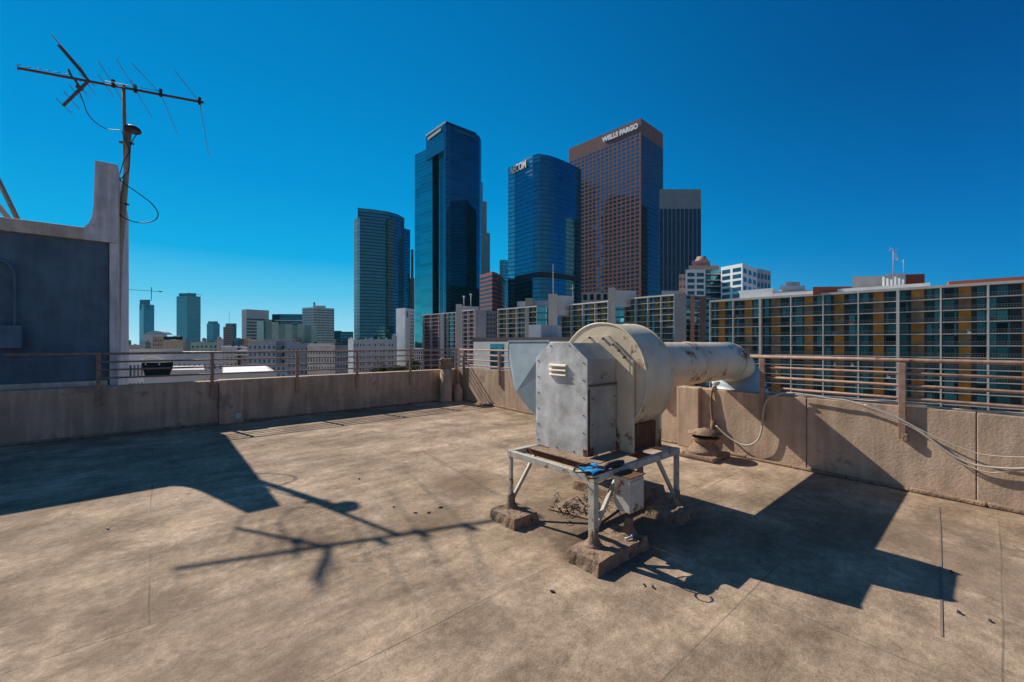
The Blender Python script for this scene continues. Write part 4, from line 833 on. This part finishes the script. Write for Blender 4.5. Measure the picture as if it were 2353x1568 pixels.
for i, (lab, us, v, Y, c, (nx, nz)) in enumerate(low):
    t = simple('low_building', lab, us, v, [Y, Y + 6 * (1 if i % 2 else -1)], wall('low_%d' % i, c, .2, scale=.3, streak=.15), 22, [(nx, nz)] if nx else None, None, f2=(.38, .42)); BL[i] = t
def addbox(t, name, u0, u1, v0, v1, Y, m_, dep=4):
    m = MB(); pr_(m, [CY(u0, Y), CY(u1, Y), CY(u1, Y + dep), CY(u0, Y + dep)], cz(v1, Y), cz(v0, Y)); return m.build(name, m_, t)
addbox(BL[2], 'roof_plant', 376, 420, 774, 781.5, 314, M_dark, 10); addbox(BL[2], 'roof_plant', 398, 414, 772, 774, 312, M_white, 5)
addbox(BL[8], 'cornice', 571, 667, 781, 785.5, 213, wall('tan_cornice', (.46, .34, .26)), 2.8)
addbox(BL[8], 'shade_strip', 634, 643, 786, 840, 207.5, wall('shade_strip_tone', (.12, .14, .18)), 2)  # dark box set proud of the wall, its colour painting a shaded recess
addbox(BL[10], 'rooftop_rail', 712, 768, 790, 793.5, 195, M_wgrey, 3); addbox(BL[10], 'water_tank', 722, 728, 786, 790, 198, M_dark, 2)
for k, uu in enumerate((838, 852, 868, 885)): addbox(BL[13], 'shaft', uu, uu + 5, 777, 850, 233, M_ltgrey, 3)
addbox(BL[11], 'cornice', 768, 799, 790.5, 794, 193, wall('dark_red_trim', (.10, .04, .05)), 2)
addbox(BL[0], 'roof_plant', 285, 300, 789, 793, 363, mat('red_roof', (.28, .08, .06)), 8); addbox(BL[4], 'roof_plant', 500, 508, 775, 779, 295, M_wgrey, 5)
addbox(BL[6], 'ledge', 540, 575, 806, 808.5, 232, M_white, 5); addbox(BL[6], 'ledge', 538, 572, 815, 817, 230, M_white, 5)
t = simple('low_building', 'long pale building with a shallow roof just behind the left railing', [262, 512], 812, [105, 100], wall('near_pale', (.52, .48, .46), .15, scale=.4), 25, [(22, 4)], None, f2=(.22, .3))
addbox(t, 'roof_parapet', 263, 420, 803, 811.5, 103, M_wgrey, .5)
t2 = simple('low_building', 'brilliant white wing with deep window bays beside the stair house corner', [268, 330], 815, [80, 84], wall('near_white', (.62, .60, .60), .1), 15, [(7, 5)], None, f2=(.45, .6))
t3 = simple('low_building', 'low roof ledge in front of the long pale building', [330, 470], 852, [70, 72], wall('near_ledge', (.50, .46, .43)), 16)
rnd = random.Random(5)
for i, (lab, us_, v, Y, c, _n) in enumerate(low):
    for k in range(rnd.randint(3, 5)):
        u = rnd.uniform(us_[0] + 2, us_[1] - 8); w_ = rnd.uniform(2.5, 8); h_ = rnd.uniform(1, 3.6)
        addbox(BL[i], 'roof_plant', u, min(u + w_, us_[1] - 1), v - h_, v - .02, Y + 5 + k * 3.2, (M_wgrey, M_white, M_dark, M_ltgrey)[rnd.randint(0, 3)], 2)
rnd = random.Random(21); cs = [(.42, .40, .38), (.36, .30, .26), (.30, .33, .36), (.44, .36, .30), (.50, .50, .50), (.22, .26, .28)]
for k in range(46):
    u = rnd.uniform(286, 806); Y = rnd.uniform(430, 1050); w_ = rnd.uniform(7, 24); v = rnd.uniform(778, 790)
    if Y > 900: v = max(v, 783)
    m = MB(); pr_(m, [CY(u, Y), CY(u + w_ * .4, Y - 4), CY(u + w_, Y + 3), CY(u + w_, Y + 22), CY(u, Y + 22)], GZ, cz(v, Y)); i = rnd.randint(0, 5)
    if rnd.random() < .6: pr_(m, [CY(u + w_ * .2, Y + 6), CY(u + w_ * .6, Y + 6), CY(u + w_ * .6, Y + 12), CY(u + w_ * .2, Y + 12)], cz(v, Y) - .2, cz(v - 1.6, Y))
    tag(m.build('distant_building', curtain('far_block_%d' % i, tuple(cs[i]), 3.4, 3.1, .5, tuple(x * .35 for x in cs[i]), rough=.7, metal=0, lines=.35), None, origin=(*CY(u, Y).xy, GZ)), 'small far off building in the hazy low skyline beyond the left parapet', 'building', 'small buildings of the far skyline')
# black tank with arched pale cover
wt = thing('water_tank', 'black rooftop tank with two small white dots under a pale arched rim', 'tank', (*CY(349, 66).xy, cz(868, 66)))
m = MB(); A0_ = 74; o_ = [(325, 834), (372, 834), (371, 850), (366, 858), (364, 866), (333, 866), (330, 856), (326, 845)]
m.prism([PX(u, v, 65) for u, v in o_], Vector((0, 2.2, 0))); m.build('tank', mat('tank_black', (.008, .012, .016), .8, spec=.1), wt, bevel=.05)
m = MB(); m.tube(smooth([PX(u, v, 65.0) for u, v in ((321, 833), (328, 826), (338, 822.5), (350, 821.5), (362, 823), (371, 827), (377, 832))]), .09, 6); m.build('rim', M_white, wt)
for u in (335, 366):
    m = MB(); m.lathe(PX(u, 838, 64.95), [(.09, -.09), (.09, .09)], 8); m.build('marker', M_white, wt)
# near roof with a dark well
t = thing('low_building', 'flat white roof with a dark skylight well beyond the left parapet', 'building', (*CY(570, 62).xy, GZ))
zt = cz(853, 62); m = MB(); pr_(m, [CY(511, 56), CY(634, 60), CY(610, 78), CY(512, 76)], GZ, zt); m.build('walls', M_wgrey, t)
m = MB(); pr_(m, [CY(514, 57), CY(622, 60), CY(606, 77), CY(514, 75)], zt + .004, zt + .06); m.build('roof', M_white, t)
m = MB(); pr_(m, [CY(512, 76), CY(600, 76), CY(594, 78), CY(512, 78)], zt, cz(846, 76)); m.build('skylight', M_dark, t)
# tree clump beyond the far parapet corner
def leafblob(name, label, cx, rad, n_, seed, cols, trunk=True):
    rnd = random.Random(seed); t = thing(name, label, 'tree', (cx.x, cx.y, GZ)); 
    m = MB(); m.tube([Vector((cx.x, cx.y, GZ)), Vector((cx.x + .6, cx.y, GZ + (cx.z - GZ) * .6)), cx], [.5, .35, .15], 8); m.build('trunk', mat('bark', (.09, .06, .04)), t)
    m = MB(); lobes = [(cx + Vector((rnd.gauss(0, rad[0] * .45), rnd.gauss(0, rad[1] * .4), rnd.gauss(0, rad[2] * .35))), rnd.uniform(.35, .6)) for _ in range(10)]
    for i in range(n_):
        c, s_ = rnd.choice(lobes); dv = Vector((rnd.gauss(0, 1), rnd.gauss(0, 1), rnd.gauss(0, 1))).normalized() * rnd.uniform(.75, 1.05) * s_
        p = c + Vector((dv.x * rad[0], dv.y * rad[1], dv.z * rad[2])); a = Vector((rnd.gauss(0, 1), rnd.gauss(0, 1), rnd.gauss(0, 1))).normalized(); b = a.cross(Vector((rnd.gauss(0, 1), rnd.gauss(0, 1), rnd.gauss(0, 1)))).normalized(); s2 = rnd.uniform(.12, .3)
        m.add([p + a * s2, p + b * s2 * .6, p - a * s2, p - b * s2 * .6], [(0, 1, 2, 3)])
    m.build('crown', cols, t)
lf = mat('leaves_green', (.10, .13, .03), .7, col2=(.03, .055, .015), scale=.5, spec=.2); lf2 = mat('leaves_dark', (.05, .075, .025), .7, col2=(.02, .035, .012), scale=.6, spec=.2)
leafblob('tree', 'rounded olive green tree beside the red balcony flats', PX(947, 841, 120), (2.6, 3, 2.0), 2600, 3, lf)
leafblob('tree', 'wider lower green tree left of the olive one', PX(912, 849, 118), (3.2, 3, 1.2), 2600, 4, lf)
leafblob('tree', 'low dark tree filling the left end of the greenery', PX(882, 852, 118), (2.6, 3, .9), 2000, 5, lf2)
pt = thing('palm_tree', 'small palm standing above the green trees', 'palm', (*CY(869, 130).xy, GZ)); pc = PX(868, 832, 130)
m = MB(); m.tube([Vector((pc.x, pc.y, GZ)), pc], [.25, .18], 8); m.build('trunk', MATS['bark'], pt)
for k in range(22):
    an = k * 2.4; e_ = .9 - k * .07; dv = Vector((math.cos(an), math.sin(an), e_)).normalized(); p1 = pc + dv * 1.3; p2 = p1 + Vector((dv.x, dv.y, -.6)) * .9; sd = dv.cross(ZZ).normalized() * .16
    m = MB(); m.add([pc, p1 + sd, p2, p1 - sd], [(0, 1, 2, 3)]); m.build('frond', lf2, pt)

# ---- balcony blocks
def flats(name, label, P0, P1, zt_, fh, nfl, bays, depth, mats, cat='apartment building', thick_every=0, group=None, rec=2.0, pw=None, rail=True, roofband=1.2, fullrail=True):
    """P0->P1 left to right as seen; bays: relative widths; mats: dict(body, slab, fin, panel, glass, rail)"""
    d = (P1 - P0); L_ = d.length; d = d.normalized(); n = Vector((d.y, -d.x, 0))
    if n.dot(P0) > 0: n = -n
    t = thing(name, label, cat, (*((P0 + P1) / 2).xy, GZ), group); zb = zt_ - fh * nfl
    def q(s_, o, z): p = P0 + d * s_ + n * o; return Vector((p.x, p.y, z))
    def bx(s0, s1, o0, o1, z0, z1): m = MB(); return m.box8([q(s0, o0, z0), q(s1, o0, z0), q(s1, o1, z0), q(s0, o1, z0), q(s0, o0, z1), q(s1, o0, z1), q(s1, o1, z1), q(s0, o1, z1)])
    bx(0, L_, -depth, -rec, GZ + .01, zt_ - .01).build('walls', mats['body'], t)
    if roofband: bx(-.1, L_ + .1, -rec - .4, .02, zt_, zt_ + roofband * .35).build('roof_edge', mats['slab'], t)
    tot = sum(bays); xs = [0]
    for b_ in bays: xs.append(xs[-1] + b_ / tot * L_)
    for i, x in enumerate(xs):
        w_ = .30 if (thick_every and i % thick_every == 2) else .14
        bx(x - w_, x + w_, -rec + .01, .06 if w_ < .2 else .5, zb, zt_ - .02).build('fin_wall', mats['fin'], t)
    pn2 = []; gl, pn, rails, rnd = [], [], [], random.Random(len(bays) * 7 + nfl)
    for j in range(nfl):
        z = zb + j * fh
        bx(.02, L_ - .02, -rec + .01, .045, z + fh - .19, z + fh).build('balcony_slab', mats['slab'], t)
        for i in range(len(bays)):
            a, b = xs[i] + .16, xs[i + 1] - .16; w_ = b - a; c = q((a + b) / 2, 0, z)
            e = ([(.02, .26, 'g'), (.38, .66, 'p'), (.72, .98, 'g')], [(.0, .20, 'g'), (.30, .60, 'p'), (.74, 1., 'g')], [(.04, .36, 'g'), (.40, .68, 'p'), (.80, 1., 'g')], [(.02, .24, 'g'), (.32, .64, 'p'), (.70, .84, 'g'), (.86, 1., 'g')])[(i * 3 + len(bays)) % 4]
            if pw: e = pw
            for x0, x1, kd in e:
                if kd == 'p': (pn if rnd.random() < .62 or 'panel2' not in mats else pn2).append((c, bx(a + w_ * x0, a + w_ * x1, -rec + .12, -rec + .005, z + .02, z + fh - .23)))
                else:
                    gl.append((c, bx(a + w_ * x0 + .04, a + w_ * x1 - .04, -rec + .08, -rec + .005, z + .05, z + fh - .30)))
            if rail and (fullrail or rnd.random() < .8):
                m = bx(a, b, -.03, .01, z + .92, z + .98)
                for k in range(int(w_ / .45) + 1):
                    s_ = a + k * .45; m.v += bx(s_, s_ + .03, -.02, .0, z + .02, z + .92).v; n0 = len(m.v) - 8; m.f += [tuple(x + n0 for x in f_) for f_ in ((0, 3, 2, 1), (4, 5, 6, 7), (0, 1, 5, 4), (1, 2, 6, 5), (2, 3, 7, 6), (3, 0, 4, 7))]; m.sm += [False] * 6
                m2 = m; m2.v += bx(a, b, -.025, .005, z + .5, z + .53).v; n0 = len(m2.v) - 8; m2.f += [tuple(x + n0 for x in f_) for f_ in ((0, 3, 2, 1), (4, 5, 6, 7), (0, 1, 5, 4), (1, 2, 6, 5), (2, 3, 7, 6), (3, 0, 4, 7))]; m2.sm += [False] * 6
                rails.append((c, m2))
    if pn2: limited(pn2, 'wall_panel', mats['panel2'], t, cap=40); limited(pn, 'wall_panel', mats['panel'], t, cap=60)
    else: limited(pn, 'wall_panel', mats['panel'], t)
    limited(gl, 'window', mats['glass'], t); 
    if rails: limited(rails, 'balcony_rail', mats['rail'], t)
    return t, q, bx, xs
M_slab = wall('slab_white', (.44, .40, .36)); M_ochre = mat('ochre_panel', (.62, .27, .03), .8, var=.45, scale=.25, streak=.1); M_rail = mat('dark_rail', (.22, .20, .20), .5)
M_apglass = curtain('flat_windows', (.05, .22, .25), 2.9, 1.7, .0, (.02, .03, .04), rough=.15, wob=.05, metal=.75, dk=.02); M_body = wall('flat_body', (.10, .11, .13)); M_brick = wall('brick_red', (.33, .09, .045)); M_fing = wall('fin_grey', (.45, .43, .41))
big = dict(panel2=mat('faded_panel', (.32, .21, .11), .85, var=.5, scale=.4), body=mat('recess_shade_body', (.035, .04, .05), .8), slab=M_slab, fin=M_slab, panel=M_ochre, glass=M_apglass, rail=M_rail)  # near-black body wall puts the shade inside the balconies into its colour
# the long slab on the right
Pa, Pb = CY(1631, 138), CY(2353, 93); dB = (Pb - Pa).normalized(); Pend = Pa + dB * ((Pb - Pa).length + 12)
def alongB(u):                                                     # distance along the facade seen at column u
    q_ = (u - U0) / F; return (q_ * Pa.y - Pa.x) / (dB.x - q_ * dB.y)
us = [1631, 1729, 1839, 1910.5, 1975, 2054, 2135, 2067, 2353]
ed = [1631, 1684, 1747, 1817, 1891, 1972, 2063, 2162, 2271, 2400]; ss = [alongB(u) for u in ed]; ss[-1] = (Pend - Pa).length
bays = [b - a for a, b in zip(ss, ss[1:])]
zt_ = cz(694, 138)
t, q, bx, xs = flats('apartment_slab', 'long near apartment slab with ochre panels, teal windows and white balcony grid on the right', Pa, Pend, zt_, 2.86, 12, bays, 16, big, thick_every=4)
bx(alongB(1748), alongB(2139), -9, -2.6, zt_ + .42, zt_ + 1.5).build('roof_parapet', M_white, t)
bx((Pend - Pa).length * .70, (Pend - Pa).length, -12, -1.0, zt_ + .5, zt_ + 1.3).build('brick_roof_band', M_brick, t)  # brick red band on the right end of the roof
bx(alongB(1694), alongB(1771), -9, -2.7, zt_ + .42, zt_ + 3.2).build('lift_house', M_white, t)
def rb(nm, lab, cat, u0, u1, v0, v1, Y, m_, dep=8):
    m = MB(); pr_(m, [CY(u0, Y), CY(u1, Y), CY(u1, Y + dep), CY(u0, Y + dep)], cz(v1, Y), cz(v0, Y)); return m.build(nm, m_, None, origin=(*CY((u0 + u1) / 2, Y).xy, cz(v1, Y)))
for u0, u1, v0, v1, m_, nm in ((1959, 2037, 636, 668, M_wgrey, 'penthouse'), (2035, 2081, 630, 668, M_white, 'plant_screen'), (2078, 2125, 631.5, 664, M_brick, 'brick_penthouse'), (1868, 1958, 660, 672, M_brick, 'brick_ledge')):
    m = MB(); Y = 118; pr_(m, [CY(u0, Y), CY(u1, Y - 1), CY(u1, Y + 7), CY(u0, Y + 7)], zt_, cz(v0, Y)); m.build(nm, m_, t)
eq = thing('antenna_cluster', 'white panel antennas on the roof of the near apartment slab', 'antennas', (*CY(2058, 114).xy, cz(665, 114)))
for k in range(6):
    m = MB(); u = 2030 + k * 9; m.beam(PX(u, 662, 114), PX(u, 637 + (k % 3) * 3, 114), .5, .3); m.build('panel', M_white, eq)
ms = thing('roof_mast', 'thin roof mast with crossed aerials and a small flag on the near apartment slab', 'mast', (*CY(2053, 112).xy, cz(660, 112)))
m = MB(); m.tube([PX(2053, 660, 112), PX(2053, 572, 112)], .13, 6); m.build('pole', mat('pink_pole', (.45, .22, .25), .5), ms)
for (a, b, c, d_) in ((2041, 576, 2066, 573), (2045, 570, 2062, 579)):
    m = MB(); m.tube([PX(a, b, 112), PX(c, d_, 112)], .05, 5); m.build('aerial', M_fing, ms)
m = MB(); m.tube([PX(2076, 630, 112), PX(2076, 597, 112)], .05, 5); m.tube([PX(2070, 602, 112), PX(2082, 599, 112)], .05, 5); m.build('aerial', M_fing, ms)
m = MB(); m.prism([PX(u, v, 111.8) for u, v in ((2054, 582), (2059, 585), (2065, 598), (2060, 599))], Vector((0, .05, 0))); m.build('flag', M_white, ms)
# balcony clutter: a few pieces of furniture seen as colour specks
rnd = random.Random(11); cl = [((.55, .1, .08), 'red'), ((.6, .6, .62), 'white'), ((.05, .2, .45), 'blue'), ((.05, .12, .05), 'green')]
for k in range(22):
    s_ = rnd.uniform(6, (Pend - Pa).length - 6); j = rnd.randint(1, 10); cc, cn = cl[k % 4]; z = zt_ - 2.86 * (12 - j) + .0
    m = bx(s_, s_ + rnd.uniform(.35, .8), -.75, -.35, z + .005, z + .45); m.v += bx(s_, s_ + .3, -.78, -.70, z + .45, z + .95).v; n0 = len(m.v) - 8; m.f += [tuple(x + n0 for x in f_) for f_ in ((0, 3, 2, 1), (4, 5, 6, 7), (0, 1, 5, 4), (1, 2, 6, 5), (2, 3, 7, 6), (3, 0, 4, 7))]; m.sm += [False] * 6
    pp = q(s_, -.5, z); o = m.build('balcony_chair', mat('chair_' + cn, cc, .6), None, origin=pp)
    tag(o, 'small %s chair standing on a balcony of the near apartment slab' % cn, 'chair', '%s chairs on the balconies' % cn)

# middle blocks
mid = dict(panel2=mat('dull_panel', (.08, .07, .06), .85), body=mat('recess_shade_body', (.035, .04, .05), .8), slab=wall('slab_pale', (.56, .52, .47)), fin=M_fing, panel=mat('olive_panel', (.22, .155, .02), .8, var=.3, scale=.2), glass=M_apglass, rail=M_rail)  # same near-black body, balcony shade held in its colour
red = dict(body=wall('red_body', (.06, .03, .04)), slab=wall('pale_slab', (.50, .46, .48)), fin=M_fing, panel=mat('red_panel', (.33, .02, .045), .8, var=.4, scale=.2), glass=M_glass, rail=mat('pinkish_rail', (.35, .28, .30), .6))
def midblock(u0, v0_, u1, v1_, Hq, fh, nfl, nb, mats, label, depth=14, **k):
    return flats('apartment_block', label, CH(u0, v0_, Hq), CH(u1, v1_, Hq), EYE + Hq, fh, nfl, [1] * nb, depth, mats, fullrail=False, **k)
def shaft(t, name, u0, u1, v, Y, m_, dep=6, zb=GZ):
    m = MB(); pr_(m, [CY(u0, Y), CY(u1, Y), CY(u1 + 0, Y + dep), CY(u0, Y + dep)], zb, cz(v, Y)); return m.build(name, m_, t)
t, *_ = midblock(1433, 688.5, 1549, 678.5, 22, 2.9, 20, 4, mid, 'ochre and teal balcony block with a tall beige lift tower, nearest of the middle blocks')
shaft(t, 'stair_glazing', 1414, 1433, 690, 208, c_lblue, 5); shaft(t, 'end_wall', 1549, 1577, 676, 188, wall('end_grey', (.28, .26, .25)), 8)
for a, b, m_ in ((1577, 1586, c_dteal), (1586, 1596, wall('rust_strip', (.40, .18, .09))), (1596, 1603, c_dteal), (1603, 1622, wall('brown_bay', (.13, .09, .08)))): shaft(t, 'side_bay', a, b, 679 + (a - 1577) * .1, 190 + (a - 1577) * .2, m_, 8)
strips(t, CY(1577, 189.5), CY(1622, 198.5), GZ, cz(682, 189), 22, .09, M_fing, .25)
shaft(t, 'lift_tower', 1397.5, 1414, 661.5, 206, M_wgrey, 4); m = MB(); pr_(m, [CY(1414, 206.5), CY(1462, 209), CY(1462, 216), CY(1414, 216)], EYE + 18, cz(668, 207)); m.build('lift_house', M_ltgrey, t)
shaft(t, 'roof_box', 1487, 1505, 680, 214, M_ltgrey, 5, EYE + 20); shaft(t, 'roof_box', 1520, 1570, 669, 222, M_ltgrey, 6, EYE + 18)
t, *_ = midblock(1286, 704, 1397, 693.5, 20.5, 2.9, 19, 4, mid, 'olive balcony block behind the fan with a beige lift tower on its left')
shaft(t, 'lift_tower', 1260, 1281, 676, 225, M_wgrey, 4); m = MB(); pr_(m, [CY(1281, 226), CY(1318, 228), CY(1318, 234), CY(1281, 234)], EYE + 15, cz(680, 226)); m.build('lift_house', M_ltgrey, t)
m = MB(); m.tube([PX(1271, 676, 224), PX(1271, 608, 224)], [.25, .08], 6); m.build('mast', M_white, t)
m = MB(); m.tube([PX(1317, 683, 224), PX(1315, 655, 224)], [.2, .08], 6); m.tube([PX(1311, 664, 224), PX(1320, 662, 224)], .12, 5); m.build('roof_antenna', M_white, t)
t, *_ = midblock(1143, 712.5, 1233, 705, 20.5, 2.9, 18, 4, mid, 'ochre balcony block farther left with a blue glazed stair strip')
shaft(t, 'stair_glazing', 1233, 1257, 704, 232, c_lblue, 6); shaft(t, 'fin_wall', 1206, 1216, 707, 238, M_fing, 2)
shaft(t, 'roof_box', 1207, 1225, 686, 262, wall('tan_box', (.50, .36, .26)), 6, EYE + 18)
m = MB(); pr_(m, [CY(1188, 270), CY(1262, 262), CY(1262, 275), CY(1188, 280)], EYE + 20, cz(692, 265)); m.build('roof_plant', M_ltgrey, t)
t, *_ = midblock(971, 725.5, 1047, 719, 22.5, 2.9, 21, 4, red, 'crimson panelled balcony tower left of the middle blocks')
shaft(t, 'fin_wall', 1011, 1021, 722, 318, M_fing, 3); shaft(t, 'stair_glazing', 1034, 1047, 720, 312, c_lblue, 5); shaft(t, 'lift_tower', 1047.5, 1061, 700, 300, M_wgrey, 5); m = MB(); pr_(m, [CY(1061, 301), CY(1100, 306), CY(1100, 312), CY(1061, 312)], EYE + 18, cz(704, 301)); m.build('lift_house', M_ltgrey, t)
for u, v in ((1066, 685), (1082, 680)):
    m = MB(); m.tube([PX(u, 704, 300), PX(u, v, 300)], .25, 6); m.lathe(PX(u, v, 300), [(.2, 0), (.9, .5), (.7, 1.2), (.1, 1.3)], 10); m.build('roof_antenna', M_white, t)
t, *_ = midblock(1061, 716, 1089, 713, 22, 2.9, 21, 2, red, 'narrow crimson panelled block joined to a blank grey end wall')
shaft(t, 'end_wall', 1089, 1117, 712, 278, wall('end_grey2', (.34, .32, .34)), 10); shaft(t, 'side_bay', 1117, 1140, 716, 280, wall('side_grey', (.20, .19, .20)), 10)
wins(t, CY(1117, 280), CY(1140, 280), GZ, cz(720, 280), 3, 20, .6, .6)
# pavilion with dark openings behind the olive block
t = simple('pavilion', 'beige pavilion with four dark openings between the lift towers', [1337, 1399], 673, [262, 258], wall('pavilion_beige', (.46, .38, .30)), 14)
wins(t, CY(1337, 262), CY(1399, 258), cz(692, 260), cz(675, 260), 4, 1, .62, .8, M_dark)
# nearby rooftop in front of them
t = thing('low_building', 'flat grey neighbouring building with a white box on its roof, behind the fan hood', 'building', (*CY(1200, 66).xy, GZ))
m = MB(); pr_(m, [CY(1088, 74), CY(1172, 66), CY(1330, 62), CY(1330, 82), CY(1088, 88)], GZ, cz(786, 66)); m.build('walls', wall('nb_wall', (.40, .39, .37)), t)
m = MB(); pr_(m, [CY(1085, 84), CY(1330, 76), CY(1330, 90), CY(1085, 96)], cz(786, 66) + .01, cz(776, 80)); m.build('roof', wall('brown_roof', (.17, .12, .11)), t)
a, b = CY(1127, 70.2), CY(1160, 67.2); strips(t, a, b, EYE - 8, cz(789, 66), 4, .85, c_dteal, .12, name='window')
m = MB(); pr_(m, [CY(1214.5, 88), CY(1243, 86), CY(1290, 92), CY(1262, 96)], cz(776, 80), cz(746.5, 86)); m.build('roof_box', M_ltgrey, t)
# white lattice flats and others on the right of the ribbed tower
Mw = wall('lattice_white', (.72, .71, .72), .06)
def lattice(t, u0, Y0_, u1, Y1_, v, nx, nz, m_=M_gblue):
    p, q_ = CY(u0, Y0_), CY(u1, Y1_); wins(t, p, q_, cz(v, Y0_) - nz * 3.5 - .8, cz(v, Y0_) - .8, nx, nz, .76, .62, m_)
t = thing('white_flats', 'white framed apartment tower with large blue windows, left of its twin', 'apartment building', (*CY(1598, 240).xy, GZ)); Y = 240
m = MB(); pr_(m, [CY(1575.5, Y), CY(1621, Y), CY(1621, Y + 12), CY(1575.5, Y + 12)], GZ, cz(620.5, Y)); m.build('walls', Mw, t); lattice(t, 1577, Y, 1620, Y, 622, 2, 9)
m = MB(); pr_(m, [CY(1621, Y + 6), CY(1657, Y + 6), CY(1657, Y + 16), CY(1621, Y + 16)], GZ, cz(617, Y)); m.build('recessed_bay', c_dteal, t)
strips(t, CY(1622, Y + 5.5), CY(1656, Y + 5.5), cz(750, Y), cz(620, Y), 9, .14, M_wgrey, 1.0, name='balcony_slab')
t = thing('white_flats', 'white framed apartment tower with its corner towards the camera, right twin', 'apartment building', (*CY(1706, 235).xy, GZ))
fr = [CY(1656.5, 240), CY(1706, 228), CY(1740, 246), CY(1771, 262)]
m = MB(); pr_(m, fr[:2] + [CY(1739, 245), CY(1739, 262), CY(1660, 262)], GZ, cz(606, 228)); m.build('walls', Mw, t)
m = MB(); pr_(m, [CY(1739.2, 246), CY(1771, 256), CY(1771, 275), CY(1740, 270)], GZ, cz(620, 250)); m.build('walls', wall('lattice_grey', (.36, .34, .38)), t)
wins(t, fr[0], fr[1], cz(608, 228) - 33, cz(608, 228) - .8, 2, 9, .76, .62, M_gblue); wins(t, fr[1], CY(1739, 245), EYE, cz(612, 228), 3, 9, .6, .55); wins(t, CY(1739.5, 246), CY(1771, 256), EYE, cz(626, 250), 4, 8, .6, .55)
for i, (us_, v, Y, c) in enumerate((([1560, 1576], 631, 262, (.34, .22, .19)), ([1583, 1652], 611, 275, (.33, .24, .19)), ([1590, 1632], 600, 280, (.36, .22, .19)))):
    if i == 0: t = thing('brown_flats', 'pinkish brown flats with a round turret behind the white apartment towers', 'apartment building', (*CY(1610, 275).xy, GZ))
    m = MB(); pr_(m, [CY(us_[0], Y), CY(us_[1], Y), CY(us_[1], Y + 5), CY(us_[0], Y + 5)], GZ, cz(v, Y)); m.build('walls', wall('brown_flats', (.34, .22, .18)), t)
wins(t, CY(1560, 262), CY(1576, 262), EYE + 5, cz(634, 262), 2, 8, .7, .4)
m = MB(); c = CY(1612, 283); m.lathe(Vector((c.x, c.y, cz(606, 280))), [(4, 0), (4, 3.2), (3, 3.6), (3, 5)], 16); m.build('turret', MATS['brown_flats'], t)
t = simple('low_building', 'small white stepped rooftop block right of the white apartment towers', [1775, 1867], 667, [170, 166], M_white, 10, [(10, 1)], None, f2=(.5, .5))
addbox(t, 'upper_storey', 1793, 1850, 657, 667, 168, M_white, 6); addbox(t, 'plant_box', 1804, 1838, 648.5, 657, 169, M_ltgrey, 5)

# ================================================================== the air
hz = MB(); hz.box8([(-1800, -60, GZ - 1), (1800, -60, GZ - 1), (1800, 2600, GZ - 1), (-1800, 2600, GZ - 1), (-1800, -60, 260), (1800, -60, 260), (1800, 2600, 260), (-1800, 2600, 260)])
hm = bpy.data.materials.new('haze_air'); hm.use_nodes = True; hn = hm.node_tree; hn.nodes.clear()
ho = hn.nodes.new('ShaderNodeOutputMaterial'); hv = hn.nodes.new('ShaderNodeVolumePrincipled'); hv.inputs['Color'].default_value = (.12, .62, .95, 1); hv.inputs['Density'].default_value = .00006; hv.inputs['Anisotropy'].default_value = 0
hn.links.new(hv.outputs[0], ho.inputs['Volume'])
tag(hz.build('haze', hm), None, None, kind='stuff')
